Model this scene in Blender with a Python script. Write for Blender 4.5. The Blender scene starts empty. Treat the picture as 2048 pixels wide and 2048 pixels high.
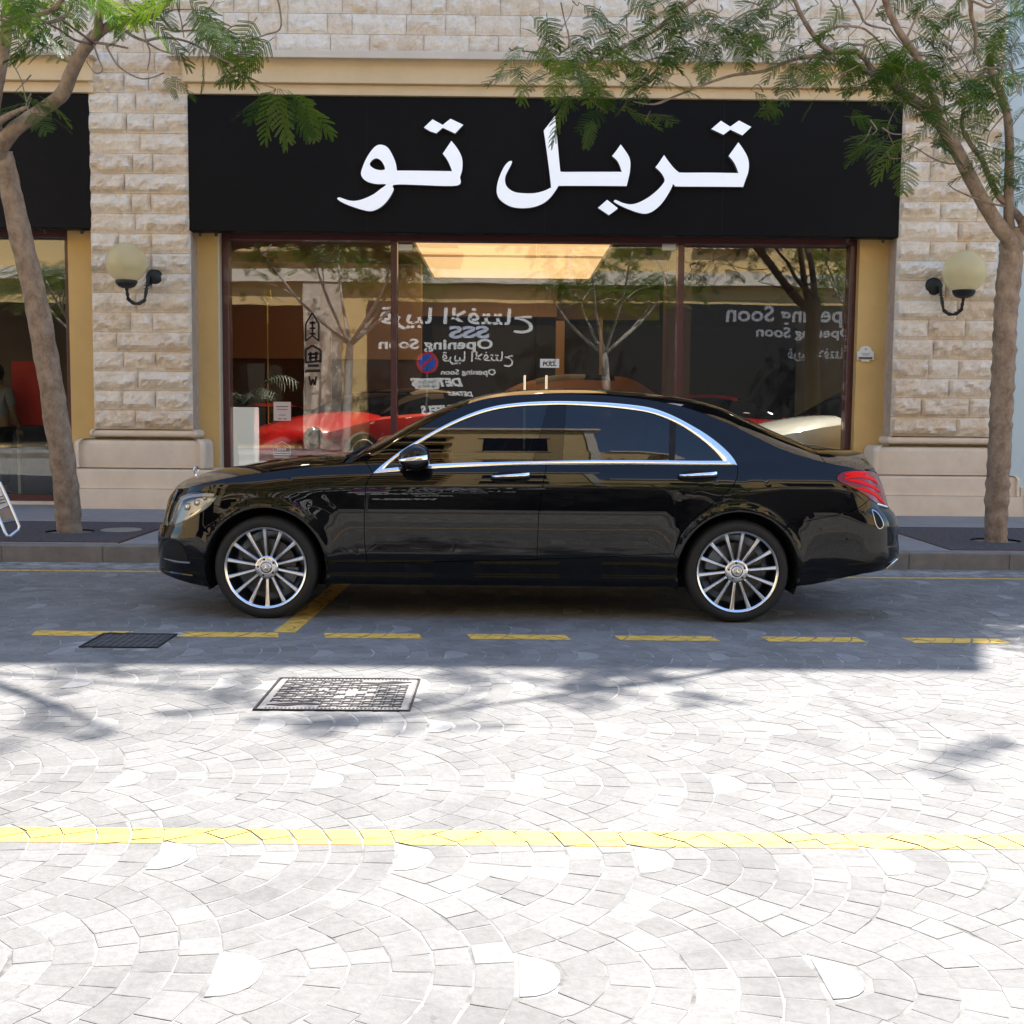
import bpy, bmesh, math, random
from math import sin, cos, pi, radians, atan2, sqrt, exp
from mathutils import Vector, Matrix, noise
from mathutils.geometry import delaunay_2d_cdt
random.seed(7)
SC = bpy.context.scene
COL = SC.collection

# ------------------------------------------------------------------ camera
FPX = 2389.0                       # 28 mm lens on a 24 mm high square crop
CAM_H = 1.4135
_th, _ps, _ro = radians(4.86), radians(-0.25), radians(0.525)
_M = Matrix.Rotation(_ps, 3, 'Z') @ Matrix.Rotation(-_th, 3, 'X')
_r, _f, _u = _M @ Vector((1, 0, 0)), _M @ Vector((0, 1, 0)), _M @ Vector((0, 0, 1))
CR = _r * cos(_ro) + _u * sin(_ro)
CU = -_r * sin(_ro) + _u * cos(_ro)
CF = _f
CP = Vector((0, 0, CAM_H))
cd = bpy.data.cameras.new('camera'); cam = bpy.data.objects.new('camera', cd); COL.objects.link(cam)
cd.sensor_width = 24.0; cd.sensor_height = 24.0; cd.sensor_fit = 'HORIZONTAL'
cd.lens = 24.0 * FPX / 2048.0
cd.clip_start = 0.05; cd.clip_end = 600
Mw = Matrix.Identity(4)
for i in range(3):
    Mw[i][0] = CR[i]; Mw[i][1] = CU[i]; Mw[i][2] = -CF[i]; Mw[i][3] = CP[i]
cam.matrix_world = Mw
SC.camera = cam

# ------------------------------------------------------------------ light
SUN_H = Vector((3.4, 8.5, 12.5)).normalized()        # towards the sun
SUN_EL = math.asin(SUN_H.z); SUN_AZ = atan2(SUN_H.x, SUN_H.y)
W = bpy.data.worlds.new('World'); SC.world = W; W.use_nodes = True
nt = W.node_tree; nt.nodes.clear()
sky = nt.nodes.new('ShaderNodeTexSky'); sky.sky_type = 'NISHITA'; sky.sun_disc = False
sky.sun_elevation = SUN_EL; sky.sun_rotation = SUN_AZ
sky.air_density = 1.0; sky.dust_density = 0.5; sky.ozone_density = 1.5
bg = nt.nodes.new('ShaderNodeBackground'); bg.inputs[1].default_value = 0.135
wo = nt.nodes.new('ShaderNodeOutputWorld')
nt.links.new(sky.outputs[0], bg.inputs[0]); nt.links.new(bg.outputs[0], wo.inputs[0])
sl = bpy.data.lights.new('sun', 'SUN'); sl.energy = 4.0; sl.angle = radians(0.53); sl.color = (1.0, 0.965, 0.915)
so = bpy.data.objects.new('sun', sl); COL.objects.link(so); so.location = (20, 40, 60)
so.rotation_euler = SUN_H.to_track_quat('Z', 'Y').to_euler()
SC.view_settings.view_transform = 'Standard'; SC.view_settings.look = 'None'
SC.view_settings.gamma = 1.0; SC.view_settings.use_curve_mapping = False
SC.view_settings.exposure = 1.78
SC.render.engine = 'CYCLES'
SC.cycles.max_bounces = 10; SC.cycles.transparent_max_bounces = 12; SC.cycles.glossy_bounces = 5
SC.cycles.diffuse_bounces = 4; SC.cycles.sample_clamp_indirect = 8
SC.cycles.caustics_reflective = False; SC.cycles.caustics_refractive = False

# ------------------------------------------------------------------ survey helpers (tape measure of the site)
def ray(px, py):
    return (CF * FPX + CR * (px - 1024) - CU * (py - 1024))
def onY(px, py, Y):
    d = ray(px, py); t = Y / d.y; return CP + d * t
def onZ(px, py, Z=0.0):
    d = ray(px, py); t = (Z - CP.z) / d.z; return CP + d * t
K = 2048 / 1932.0
def wd(x, y, Y=15.0):            # coarse sheet coordinates -> (X, Z) on the wall plane Y
    p = onY(x * K, y * K, Y); return p.x, p.z
def gd(x, y, Z=0.0):
    p = onZ(x * K, y * K, Z); return p.x, p.y

# ------------------------------------------------------------------ material helpers
def new_mat(name):
    m = bpy.data.materials.new(name); m.use_nodes = True
    nt = m.node_tree; b = nt.nodes['Principled BSDF']
    return m, nt, b
def N(nt, t, **kw):
    n = nt.nodes.new(t)
    for k, v in kw.items():
        if k.startswith('i_'): n.inputs[k[2:].replace('_', ' ')].default_value = v
        else: setattr(n, k, v)
    return n
def mixc(nt, fac, a, b, mode='MIX'):
    n = nt.nodes.new('ShaderNodeMix'); n.data_type = 'RGBA'; n.blend_type = mode
    for s, v in ((0, fac), (6, a), (7, b)):
        if hasattr(v, 'is_output'): nt.links.new(v, n.inputs[s])
        else: n.inputs[s].default_value = (*v, 1) if isinstance(v, tuple) and len(v) == 3 else v
    return n.outputs[2]
def ramp(nt, src, pts):
    r = nt.nodes.new('ShaderNodeValToRGB'); nt.links.new(src, r.inputs[0])
    e = r.color_ramp.elements
    e[0].position, e[0].color = pts[0][0], (*[pts[0][1]] * 3, 1)
    e[1].position, e[1].color = pts[-1][0], (*[pts[-1][1]] * 3, 1)
    for p, v in pts[1:-1]:
        x = e.new(p); x.color = (v, v, v, 1)
    return r.outputs[0]
def noise_tex(nt, scale, detail=4, rough=0.55, coord='Object', stretch=None, dist=0.0):
    tc = nt.nodes.new('ShaderNodeTexCoord'); src = tc.outputs[coord]
    if coord == 'Position':
        pass
    if stretch:
        mp = nt.nodes.new('ShaderNodeMapping'); mp.inputs['Scale'].default_value = stretch
        nt.links.new(src, mp.inputs[0]); src = mp.outputs[0]
    n = nt.nodes.new('ShaderNodeTexNoise'); n.inputs['Scale'].default_value = scale
    n.inputs['Detail'].default_value = detail; n.inputs['Roughness'].default_value = rough
    n.inputs['Distortion'].default_value = dist
    nt.links.new(src, n.inputs['Vector'])
    return n.outputs['Fac']
def bump(nt, b, src, strength=0.3, dist=0.01):
    bp = nt.nodes.new('ShaderNodeBump'); bp.inputs['Strength'].default_value = strength
    bp.inputs['Distance'].default_value = dist
    nt.links.new(src, bp.inputs['Height']); nt.links.new(bp.outputs[0], b.inputs['Normal'])
def simple(name, col, rough=0.5, metal=0.0, spec=0.5, coat=0.0, vary=0.0, vscale=3.0, bmp=0.0, bscale=60.0, bdist=0.004, emit=None):
    m, nt, b = new_mat(name)
    b.inputs['Base Color'].default_value = (*col, 1)
    b.inputs['Roughness'].default_value = rough; b.inputs['Metallic'].default_value = metal
    b.inputs['Specular IOR Level'].default_value = spec
    b.inputs['Coat Weight'].default_value = coat
    if vary:
        n = noise_tex(nt, vscale, 6, 0.65)
        r = ramp(nt, n, [(0.3, 1 - vary), (0.7, 1 + vary * 0.6)])
        c = mixc(nt, 1.0, col, r, 'MULTIPLY'); nt.links.new(c, b.inputs['Base Color'])
    if bmp:
        bump(nt, b, noise_tex(nt, bscale, 5, 0.6), bmp, bdist)
    if emit:
        b.inputs['Emission Color'].default_value = (*emit[0], 1); b.inputs['Emission Strength'].default_value = emit[1]
    return m
def glass_mat(name, tint=(0.9, 0.95, 0.93), ior=1.7, rough=0.0, wav=0.0, wscale=0.8):
    m = bpy.data.materials.new(name); m.use_nodes = True; nt = m.node_tree; nt.nodes.clear()
    o = nt.nodes.new('ShaderNodeOutputMaterial'); mx = nt.nodes.new('ShaderNodeMixShader')
    tr = nt.nodes.new('ShaderNodeBsdfTransparent'); tr.inputs[0].default_value = (*tint, 1)
    gl = nt.nodes.new('ShaderNodeBsdfGlossy'); gl.inputs['Roughness'].default_value = rough
    gl.inputs[0].default_value = (1, 1, 1, 1)
    fr = nt.nodes.new('ShaderNodeFresnel'); fr.inputs[0].default_value = ior
    if wav:
        bp = nt.nodes.new('ShaderNodeBump'); bp.inputs['Strength'].default_value = 1.0; bp.inputs['Distance'].default_value = wav
        nt.links.new(noise_tex(nt, wscale, 2, 0.4), bp.inputs['Height'])
        nt.links.new(bp.outputs[0], gl.inputs['Normal'])
    nt.links.new(fr.outputs[0], mx.inputs[0]); nt.links.new(tr.outputs[0], mx.inputs[1]); nt.links.new(gl.outputs[0], mx.inputs[2])
    nt.links.new(mx.outputs[0], o.inputs[0])
    return m

# ------------------------------------------------------------------ object helpers
def tag(o, label=None, cat=None, group=None, kind=None):
    if label: o['label'] = label
    if cat: o['category'] = cat
    if group: o['group'] = group
    if kind: o['kind'] = kind
    return o
def empty(name, loc=(0, 0, 0), rz=0.0):
    o = bpy.data.objects.new(name, None); o.location = loc; o.rotation_euler = (0, 0, rz)
    o.empty_display_size = 0.2; COL.objects.link(o); return o
def link(name, me, parent=None, mats=()):
    o = bpy.data.objects.new(name, me); COL.objects.link(o)
    for m in mats:
        if m: me.materials.append(m)
    if parent is not None: o.parent = parent
    return o
def mesh_obj(name, verts, faces, m=None, parent=None, smooth=False, auto=None):
    me = bpy.data.meshes.new(name); me.from_pydata([tuple(v) for v in verts], [], faces); me.update()
    if smooth: me.shade_smooth()
    if auto is not None:
        me.shade_smooth(); me.set_sharp_from_angle(angle=radians(auto))
    return link(name, me, parent, (m,) if m and not isinstance(m, (list, tuple)) else (m or ()))
class MB:
    """mesh builder: collects primitives of ONE part"""
    def __init__(s): s.v = []; s.f = []; s.mi = []; s.cur = 0
    def add(s, vs, fs):
        k = len(s.v); s.v += [tuple(v) for v in vs]; s.f += [tuple(i + k for i in f) for f in fs]; s.mi += [s.cur] * len(fs); return s
    def box(s, x0, x1, y0, y1, z0, z1, bev=0.0):
        if bev <= 0:
            v = [(x, y, z) for x in (x0, x1) for y in (y0, y1) for z in (z0, z1)]
            s.add(v, [(0, 1, 3, 2), (4, 6, 7, 5), (0, 4, 5, 1), (2, 3, 7, 6), (0, 2, 6, 4), (1, 5, 7, 3)])
        else:
            b = bev; v = []; idx = {}
            for i, (sx, x) in enumerate(((1, x0), (-1, x1))):
                for j, (sy, y) in enumerate(((1, y0), (-1, y1))):
                    for k, (sz, z) in enumerate(((1, z0), (-1, z1))):
                        for a in range(3):
                            p = [x + sx * b, y + sy * b, z + sz * b]; p[a] = (x, y, z)[a]
                            idx[(i, j, k, a)] = len(v); v.append(tuple(p))
            g = lambda i, j, k, a: idx[(i, j, k, a)]
            f = []
            for i in (0, 1):
                q = [g(i, 0, 0, 0), g(i, 0, 1, 0), g(i, 1, 1, 0), g(i, 1, 0, 0)]; f.append(tuple(q if i == 0 else q[::-1]))
                q = [g(0, i, 0, 1), g(1, i, 0, 1), g(1, i, 1, 1), g(0, i, 1, 1)]; f.append(tuple(q if i == 0 else q[::-1]))
                q = [g(0, 0, i, 2), g(0, 1, i, 2), g(1, 1, i, 2), g(1, 0, i, 2)]; f.append(tuple(q if i == 0 else q[::-1]))
            for j in (0, 1):
                for k in (0, 1):
                    f.append((g(0, j, k, 1), g(1, j, k, 1), g(1, j, k, 2), g(0, j, k, 2)))
                    f.append((g(j, 0, k, 0), g(j, 1, k, 0), g(j, 1, k, 2), g(j, 0, k, 2)))
                    f.append((g(j, k, 0, 0), g(j, k, 1, 0), g(j, k, 1, 1), g(j, k, 0, 1)))
            for i in (0, 1):
                for j in (0, 1):
                    for k in (0, 1):
                        f.append((g(i, j, k, 0), g(i, j, k, 1), g(i, j, k, 2)))
            s.add(v, f)
        return s
    def tube(s, pts, r, n=8, cap=True):
        """swept tube through pts, r constant or list"""
        pts = [Vector(p) for p in pts]; m = len(pts)
        rs = r if isinstance(r, (list, tuple)) else [r] * m
        k = len(s.v); up = Vector((0.13, 0.31, 0.94)).normalized(); prev = None
        for i, p in enumerate(pts):
            d = (pts[min(i + 1, m - 1)] - pts[max(i - 1, 0)])
            if d.length < 1e-9: d = Vector((0, 0, 1))
            d.normalize()
            if prev is None:
                a = d.cross(up)
                if a.length < 1e-3: a = d.cross(Vector((1, 0, 0)))
            else:
                a = prev - d * prev.dot(d)
            a.normalize(); prev = a; b = d.cross(a)
            for j in range(n):
                t = 2 * pi * j / n; q = p + a * (cos(t) * rs[i]) + b * (sin(t) * rs[i]); s.v.append(tuple(q))
        for i in range(m - 1):
            for j in range(n):
                j2 = (j + 1) % n
                s.f.append((k + i * n + j, k + i * n + j2, k + (i + 1) * n + j2, k + (i + 1) * n + j)); s.mi.append(s.cur)
        if cap:
            s.f.append(tuple(k + j for j in range(n))[::-1]); s.f.append(tuple(k + (m - 1) * n + j for j in range(n))); s.mi += [s.cur] * 2
        return s
    def lathe(s, prof, n=24, axis='Z', c=(0, 0, 0), close=False):
        """prof: list of (r, h)"""
        k = len(s.v); m = len(prof)
        for r, h in prof:
            for j in range(n):
                t = 2 * pi * j / n; a, b = r * cos(t), r * sin(t)
                q = (a, b, h) if axis == 'Z' else ((a, h, b) if axis == 'Y' else (h, a, b))
                s.v.append((q[0] + c[0], q[1] + c[1], q[2] + c[2]))
        for i in range(m - 1 if not close else m):
            i2 = (i + 1) % m
            for j in range(n):
                j2 = (j + 1) % n
                s.f.append((k + i * n + j, k + i * n + j2, k + i2 * n + j2, k + i2 * n + j)); s.mi.append(s.cur)
        return s
    def prism(s, poly, y0, y1):
        """poly in (x,z), extruded along y from y0 (front) to y1"""
        n = len(poly); k = len(s.v)
        for y in (y0, y1):
            for x, z in poly: s.v.append((x, y, z))
        s.f.append(tuple(k + i for i in range(n))); s.f.append(tuple(k + n + i for i in range(n))[::-1]); s.mi += [s.cur] * 2
        for i in range(n):
            j = (i + 1) % n; s.f.append((k + j, k + i, k + n + i, k + n + j)); s.mi.append(s.cur)
        return s
    def build(s, name, m=None, parent=None, smooth=False, auto=None, fix=True):
        o = mesh_obj(name, s.v, s.f, m, parent, smooth, auto)
        if isinstance(m, (list, tuple)):
            o.data.polygons.foreach_set('material_index', s.mi)
        if fix:
            bm = bmesh.new(); bm.from_mesh(o.data); bmesh.ops.recalc_face_normals(bm, faces=bm.faces); bm.to_mesh(o.data); bm.free()
        return o
def smooth_closed(pts, sub=6, corners=()):
    """Catmull-Rom through closed 2-D points, sharp at given indices"""
    n = len(pts); out = []
    for i in range(n):
        p0, p1, p2, p3 = pts[(i - 1) % n], pts[i], pts[(i + 1) % n], pts[(i + 2) % n]
        if i in corners: p0 = p1
        if (i + 1) % n in corners: p3 = p2
        for k in range(sub):
            t = k / sub
            out.append(tuple(0.5 * ((2 * p1[a]) + (-p0[a] + p2[a]) * t + (2 * p0[a] - 5 * p1[a] + 4 * p2[a] - p3[a]) * t * t + (-p0[a] + 3 * p1[a] - 3 * p2[a] + p3[a]) * t ** 3) for a in (0, 1)))
    return out
def interp(tab, x):
    """monotone-ish cubic (Hermite) table lookup, clamped"""
    if x <= tab[0][0]: return tab[0][1]
    if x >= tab[-1][0]: return tab[-1][1]
    lo, hi = 0, len(tab) - 1
    while hi - lo > 1:
        m = (lo + hi) // 2
        if tab[m][0] <= x: lo = m
        else: hi = m
    x0, y0 = tab[lo]; x1, y1 = tab[hi]; h = x1 - x0; d = (y1 - y0) / h
    def slope(i):
        if i == 0: return (tab[1][1] - tab[0][1]) / (tab[1][0] - tab[0][0])
        if i == len(tab) - 1: return (tab[-1][1] - tab[-2][1]) / (tab[-1][0] - tab[-2][0])
        ha = tab[i][0] - tab[i - 1][0]; hb = tab[i + 1][0] - tab[i][0]
        a = (tab[i][1] - tab[i - 1][1]) / ha; b = (tab[i + 1][1] - tab[i][1]) / hb
        if a * b <= 0: return 0.0
        return (ha + hb) * 3 / ((2 * hb + ha) / a + (hb + 2 * ha) / b)
    m0, m1 = slope(lo), slope(hi); t = (x - x0) / h
    return (2 * t ** 3 - 3 * t * t + 1) * y0 + (t ** 3 - 2 * t * t + t) * h * m0 + (-2 * t ** 3 + 3 * t * t) * y1 + (t ** 3 - t * t) * h * m1
def text_obj(name, s, m, parent, size, loc, rot=(pi / 2, 0, 0), extrude=0.002, align='CENTER', bold=0.0, width=None, shear=0.0):
    cu = bpy.data.curves.new('t', 'FONT'); cu.body = s; cu.size = size; cu.align_x = align; cu.extrude = extrude
    cu.offset = bold; cu.resolution_u = 3; cu.shear = shear
    t = bpy.data.objects.new('t', cu); COL.objects.link(t)
    dg = bpy.context.evaluated_depsgraph_get(); dg.update()
    me = bpy.data.meshes.new_from_object(t.evaluated_get(dg)); bpy.data.objects.remove(t); bpy.data.curves.remove(cu)
    me.name = name; me.materials.clear()
    if width and len(me.vertices):
        xs = [v.co.x for v in me.vertices]; w = max(xs) - min(xs); k = width / w if w > 0 else 1
        c = (max(xs) + min(xs)) / 2
        for v in me.vertices: v.co.x = (v.co.x - c) * k
    o = link(name, me, parent, (m,)); o.location = loc; o.rotation_euler = rot; return o
# ================================================================== MATERIALS
def stone_shade_mat(name, c1, c2, rough=0.8, bmp=0.35, bscale=55, spot=0.0):
    """base colour varied by the per-face 'shade' attribute and grain"""
    m, nt, b = new_mat(name)
    at = N(nt, 'ShaderNodeAttribute', attribute_name='shade')
    base = mixc(nt, at.outputs['Fac'], c1, c2)
    g = noise_tex(nt, 38, 6, 0.7); r = ramp(nt, g, [(0.28, 0.80), (0.55, 1.0), (0.75, 1.12)])
    g2 = noise_tex(nt, 2.1, 4, 0.6); r2 = ramp(nt, g2, [(0.3, 0.80), (0.5, 1.0), (0.7, 1.08)])
    c = mixc(nt, 1.0, mixc(nt, 1.0, base, r, 'MULTIPLY'), r2, 'MULTIPLY')
    g3 = noise_tex(nt, 0.75, 5, 0.7, dist=.6); c = mixc(nt, 1.0, c, ramp(nt, g3, [(0.34, 0.80), (0.46, 1.0), (0.7, 1.0)]), 'MULTIPLY')
    g4 = noise_tex(nt, 11, 3, 0.5); c = mixc(nt, 1.0, c, ramp(nt, g4, [(0.24, 0.55), (0.29, 1.0), (0.7, 1.0)]), 'MULTIPLY')
    nt.links.new(c, b.inputs['Base Color']); b.inputs['Roughness'].default_value = rough
    b.inputs['Specular IOR Level'].default_value = 0.35
    bump(nt, b, noise_tex(nt, bscale, 6, 0.7), bmp, 0.006)
    return m
M_cob = stone_shade_mat('granite_sett', (0.188, 0.180, 0.168), (0.234, 0.225, 0.211), bmp=0.5)
M_cobw = stone_shade_mat('pale_marble_stone', (0.245, 0.238, 0.225), (0.29, 0.283, 0.27), rough=0.7)
M_joint = simple('sandy_joint', (0.30, 0.285, 0.26), 0.95, vary=0.75, vscale=6, bmp=0.4, bscale=90)
M_paint = simple('yellow_road_paint', (0.82, 0.49, 0.085), 0.7, vary=0.3, vscale=14, bmp=0.4, bscale=70)
M_pave = simple('pavement_concrete', (0.27, 0.255, 0.25), 0.8, vary=0.14, vscale=5, bmp=0.25, bscale=120)
M_kerb = simple('kerb_concrete', (0.21, 0.185, 0.16), 0.85, vary=0.25, vscale=6, bmp=0.5, bscale=90)
M_pit = simple('resin_gravel_grate', (0.10, 0.088, 0.095), 0.9, vary=0.6, vscale=26, bmp=1.0, bscale=75, bdist=0.02)
M_rust = simple('rusty_steel_edge', (0.13, 0.055, 0.035), 0.8, vary=0.4, vscale=20)
M_hole = simple('dark_soil', (0.012, 0.010, 0.009), 1.0)
M_disc = simple('pit_lid', (0.30, 0.27, 0.23), 0.8, vary=0.15)
M_iron = simple('worn_cast_iron', (0.23, 0.21, 0.195), 0.65, metal=0.0, vary=0.25, vscale=18, bmp=0.3)
M_irond = simple('dark_cast_iron', (0.014, 0.010, 0.010), 0.85, vary=0.4, vscale=18)
M_lid = simple('dark_pit_cover', (0.085, 0.085, 0.083), 0.85, vary=0.4, vscale=16, bmp=0.6)
def limestone(name, a, bcol, streak=0.0):
    m, nt, b = new_mat(name)
    at = N(nt, 'ShaderNodeAttribute', attribute_name='shade')
    base = mixc(nt, at.outputs['Fac'], a, bcol)
    n1 = noise_tex(nt, 7, 7, 0.72, dist=0.8); r1 = ramp(nt, n1, [(0.30, 0.74), (0.48, 0.98), (0.62, 1.0), (0.74, 1.22)])
    n2 = noise_tex(nt, 40, 5, 0.7); r2 = ramp(nt, n2, [(0.3, 0.86), (0.7, 1.07)])
    n3 = noise_tex(nt, 4.3, 5, 0.6, dist=1.5); r3 = ramp(nt, n3, [(0.46, 0.0), (0.64, 0.55)])
    c = mixc(nt, 1.0, mixc(nt, 1.0, base, r1, 'MULTIPLY'), r2, 'MULTIPLY')
    c = mixc(nt, r3, c, (0.92, 0.87, 0.79))  # whitish blotches stand in for light caught on the rough faces
    nt.links.new(c, b.inputs['Base Color']); b.inputs['Roughness'].default_value = 0.85
    b.inputs['Specular IOR Level'].default_value = 0.25
    bump(nt, b, noise_tex(nt, 22, 7, 0.72), 0.9, 0.02)
    return m
M_stone = limestone('rockface_limestone', (0.78, 0.62, 0.45), (0.88, 0.77, 0.63))
M_mortar = simple('pinkish_mortar', (0.50, 0.40, 0.32), 0.95, vary=0.2, vscale=8)
M_plinth = simple('smooth_sandstone', (0.76, 0.63, 0.49), 0.75, vary=0.10, vscale=3.5, bmp=0.12, bscale=60)
M_cornw = simple('cream_moulding', (0.72, 0.62, 0.50), 0.75, vary=0.08, vscale=2, bmp=0.1)
M_cornice = simple('ochre_moulding', (0.74, 0.57, 0.35), 0.75, vary=0.08, vscale=2, bmp=0.1)
M_yel = simple('ochre_render', (0.68, 0.455, 0.175), 0.85, vary=0.10, vscale=1.6, bmp=0.35, bscale=150, bdist=0.003)
M_cream = simple('cream_paint', (0.62, 0.56, 0.42), 0.7)
M_blue = simple('pale_blue_render', (0.55, 0.66, 0.70), 0.85, vary=0.05, vscale=1.0, bmp=0.15)
M_red = simple('dark_red_frame', (0.075, 0.016, 0.018), 0.35, coat=0.3)
M_sign = simple('black_sign_panel', (0.0055, 0.0055, 0.0068), 0.5, spec=0.12, vary=0.25, vscale=0.9)
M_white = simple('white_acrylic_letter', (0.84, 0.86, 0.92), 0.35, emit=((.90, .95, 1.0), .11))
M_whedge = simple('grey_letter_return', (0.16, 0.18, 0.20), 0.5)
M_chrome = simple('chrome', (0.82, 0.82, 0.84), 0.09, metal=1.0)
M_steel = simple('brushed_steel', (0.62, 0.63, 0.65), 0.32, metal=1.0)
M_alu = simple('aluminium_tube', (0.70, 0.72, 0.74), 0.3, metal=0.9)
M_blackiron = simple('black_wrought_iron', (0.012, 0.013, 0.014), 0.5, vary=0.3, vscale=30, bmp=0.3, bscale=90)
M_shopglass = glass_mat('shop_glass', (0.90, 0.93, 0.91), 1.75, wav=0.0012, wscale=0.9)
M_globe = None
M_black = simple('matt_black', (0.008, 0.008, 0.009), 0.7)
M_dark = simple('dark_partition', (0.02, 0.019, 0.018), 0.5)
M_brown = simple('brown_panel', (0.11, 0.055, 0.03), 0.5, vary=0.15, vscale=1.3)
M_tan = simple('tan_wall', (0.50, 0.33, 0.17), 0.7, vary=0.06, vscale=1.0)
M_floor_in = simple('polished_floor', (0.22, 0.20, 0.18), 0.12, spec=0.6)
M_lightpanel = simple('lit_ceiling_panel', (0.8, 0.6, 0.4), 0.6, emit=((1.0, 0.58, 0.27), 0.36))
M_paper = simple('white_paper', (0.75, 0.74, 0.72), 0.7)
M_ink = simple('black_ink', (0.03, 0.03, 0.035), 0.7)
def bark(name, c1, c2):
    m, nt, b = new_mat(name)
    n = noise_tex(nt, 9, 7, 0.7, stretch=(1, 1, 0.8)); c = mixc(nt, ramp(nt, n, [(0.35, 0.0), (0.65, 1.0)]), c1, c2)
    nt.links.new(c, b.inputs['Base Color']); b.inputs['Roughness'].default_value = 0.9
    b.inputs['Specular IOR Level'].default_value = 0.2
    bump(nt, b, noise_tex(nt, 45, 7, 0.75, stretch=(1, 1, 2.2)), 0.9, 0.012); return m
M_bark = bark('grey_brown_bark', (0.22, 0.155, 0.11), (0.45, 0.34, 0.25))
M_twig = bark('young_twig_bark', (0.20, 0.15, 0.12), (0.38, 0.30, 0.24))
def leaf_mat(name, a, bcol):
    m = bpy.data.materials.new(name); m.use_nodes = True; nt = m.node_tree; nt.nodes.clear()
    o = N(nt, 'ShaderNodeOutputMaterial'); d = N(nt, 'ShaderNodeBsdfPrincipled'); t = N(nt, 'ShaderNodeBsdfTranslucent')
    oi = N(nt, 'ShaderNodeObjectInfo'); nz = noise_tex(nt, 2.5, 3, 0.6)
    f = mixc(nt, 0.5, oi.outputs['Random'], nz)
    c = mixc(nt, f, a, bcol); nt.links.new(c, d.inputs['Base Color']); d.inputs['Roughness'].default_value = 0.45
    d.inputs['Specular IOR Level'].default_value = 0.4
    c2 = mixc(nt, 1.0, c, (1.5, 1.5, 0.45), 'MULTIPLY'); nt.links.new(c2, t.inputs[0])
    mx = N(nt, 'ShaderNodeMixShader'); mx.inputs[0].default_value = 0.42
    nt.links.new(d.outputs[0], mx.inputs[1]); nt.links.new(t.outputs[0], mx.inputs[2]); nt.links.new(mx.outputs[0], o.inputs[0])
    return m
M_leaf = leaf_mat('feathery_leaf_green', (0.05, 0.11, 0.020), (0.16, 0.23, 0.03))
M_leafd = leaf_mat('dark_leaf_green', (0.03, 0.08, 0.025), (0.09, 0.155, 0.025))

def shade_attr(me, vals):
    a = me.attributes.new('shade', 'FLOAT', 'FACE'); a.data.foreach_set('value', vals)

# ================================================================== ROAD
road = mesh_obj('road', [(-60, -4.2, -0.0018), (60, -4.2, -0.0018), (60, 10.84, -0.0018), (-60, 10.84, -0.0018)], [(0, 1, 2, 3)], M_joint)
tag(road, 'street paved with grey granite setts laid in scallop fans, sandy joints', kind='structure')
# setts beyond the part the camera sees: procedural sheets to the sides and behind
def outer_mat():
    m, nt, b = new_mat('far_setts')
    tc = N(nt, 'ShaderNodeTexCoord')
    v = N(nt, 'ShaderNodeTexVoronoi', feature='DISTANCE_TO_EDGE'); v.inputs['Scale'].default_value = 9.3
    v2 = N(nt, 'ShaderNodeTexVoronoi'); v2.inputs['Scale'].default_value = 9.3
    nt.links.new(tc.outputs['Object'], v.inputs['Vector']); nt.links.new(tc.outputs['Object'], v2.inputs['Vector'])
    sep = N(nt, 'ShaderNodeSeparateColor'); nt.links.new(v2.outputs['Color'], sep.inputs[0])
    base = mixc(nt, sep.outputs[0], (0.188, 0.180, 0.168), (0.234, 0.225, 0.211))
    e = ramp(nt, v.outputs['Distance'], [(0.0, 0.0), (0.06, 1.0)])
    c = mixc(nt, e, (0.24, 0.22, 0.20), base)
    nt.links.new(c, b.inputs['Base Color']); b.inputs['Roughness'].default_value = 0.8
    bump(nt, b, e, 0.5, 0.01); return m
M_outer = outer_mat()
YK = 10.42          # setts end here, flat gutter beyond
def slab_sheet(name, x0, x1, y0, y1, z, m, parent):
    return mesh_obj(name, [(x0, y0, z), (x1, y0, z), (x1, y1, z), (x0, y1, z)], [(0, 1, 2, 3)], m, parent)
XL = lambda y: 0.4286 * max(y, 0) + 1.9       # half width of the sett-by-sett area
vv = [(-60, -4.2), (60, -4.2), (60, 2.2), (-60, 2.2), (60, YK), (XL(YK), YK), (XL(2.2), 2.2), (-60, YK), (-XL(YK), YK), (-XL(2.2), 2.2)]
mesh_obj('outer_setts', [(x, y, -0.002) for x, y in vv], [(0, 1, 2, 6, 9, 3), (6, 2, 4, 5), (3, 9, 8, 7)], M_outer, road)

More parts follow.
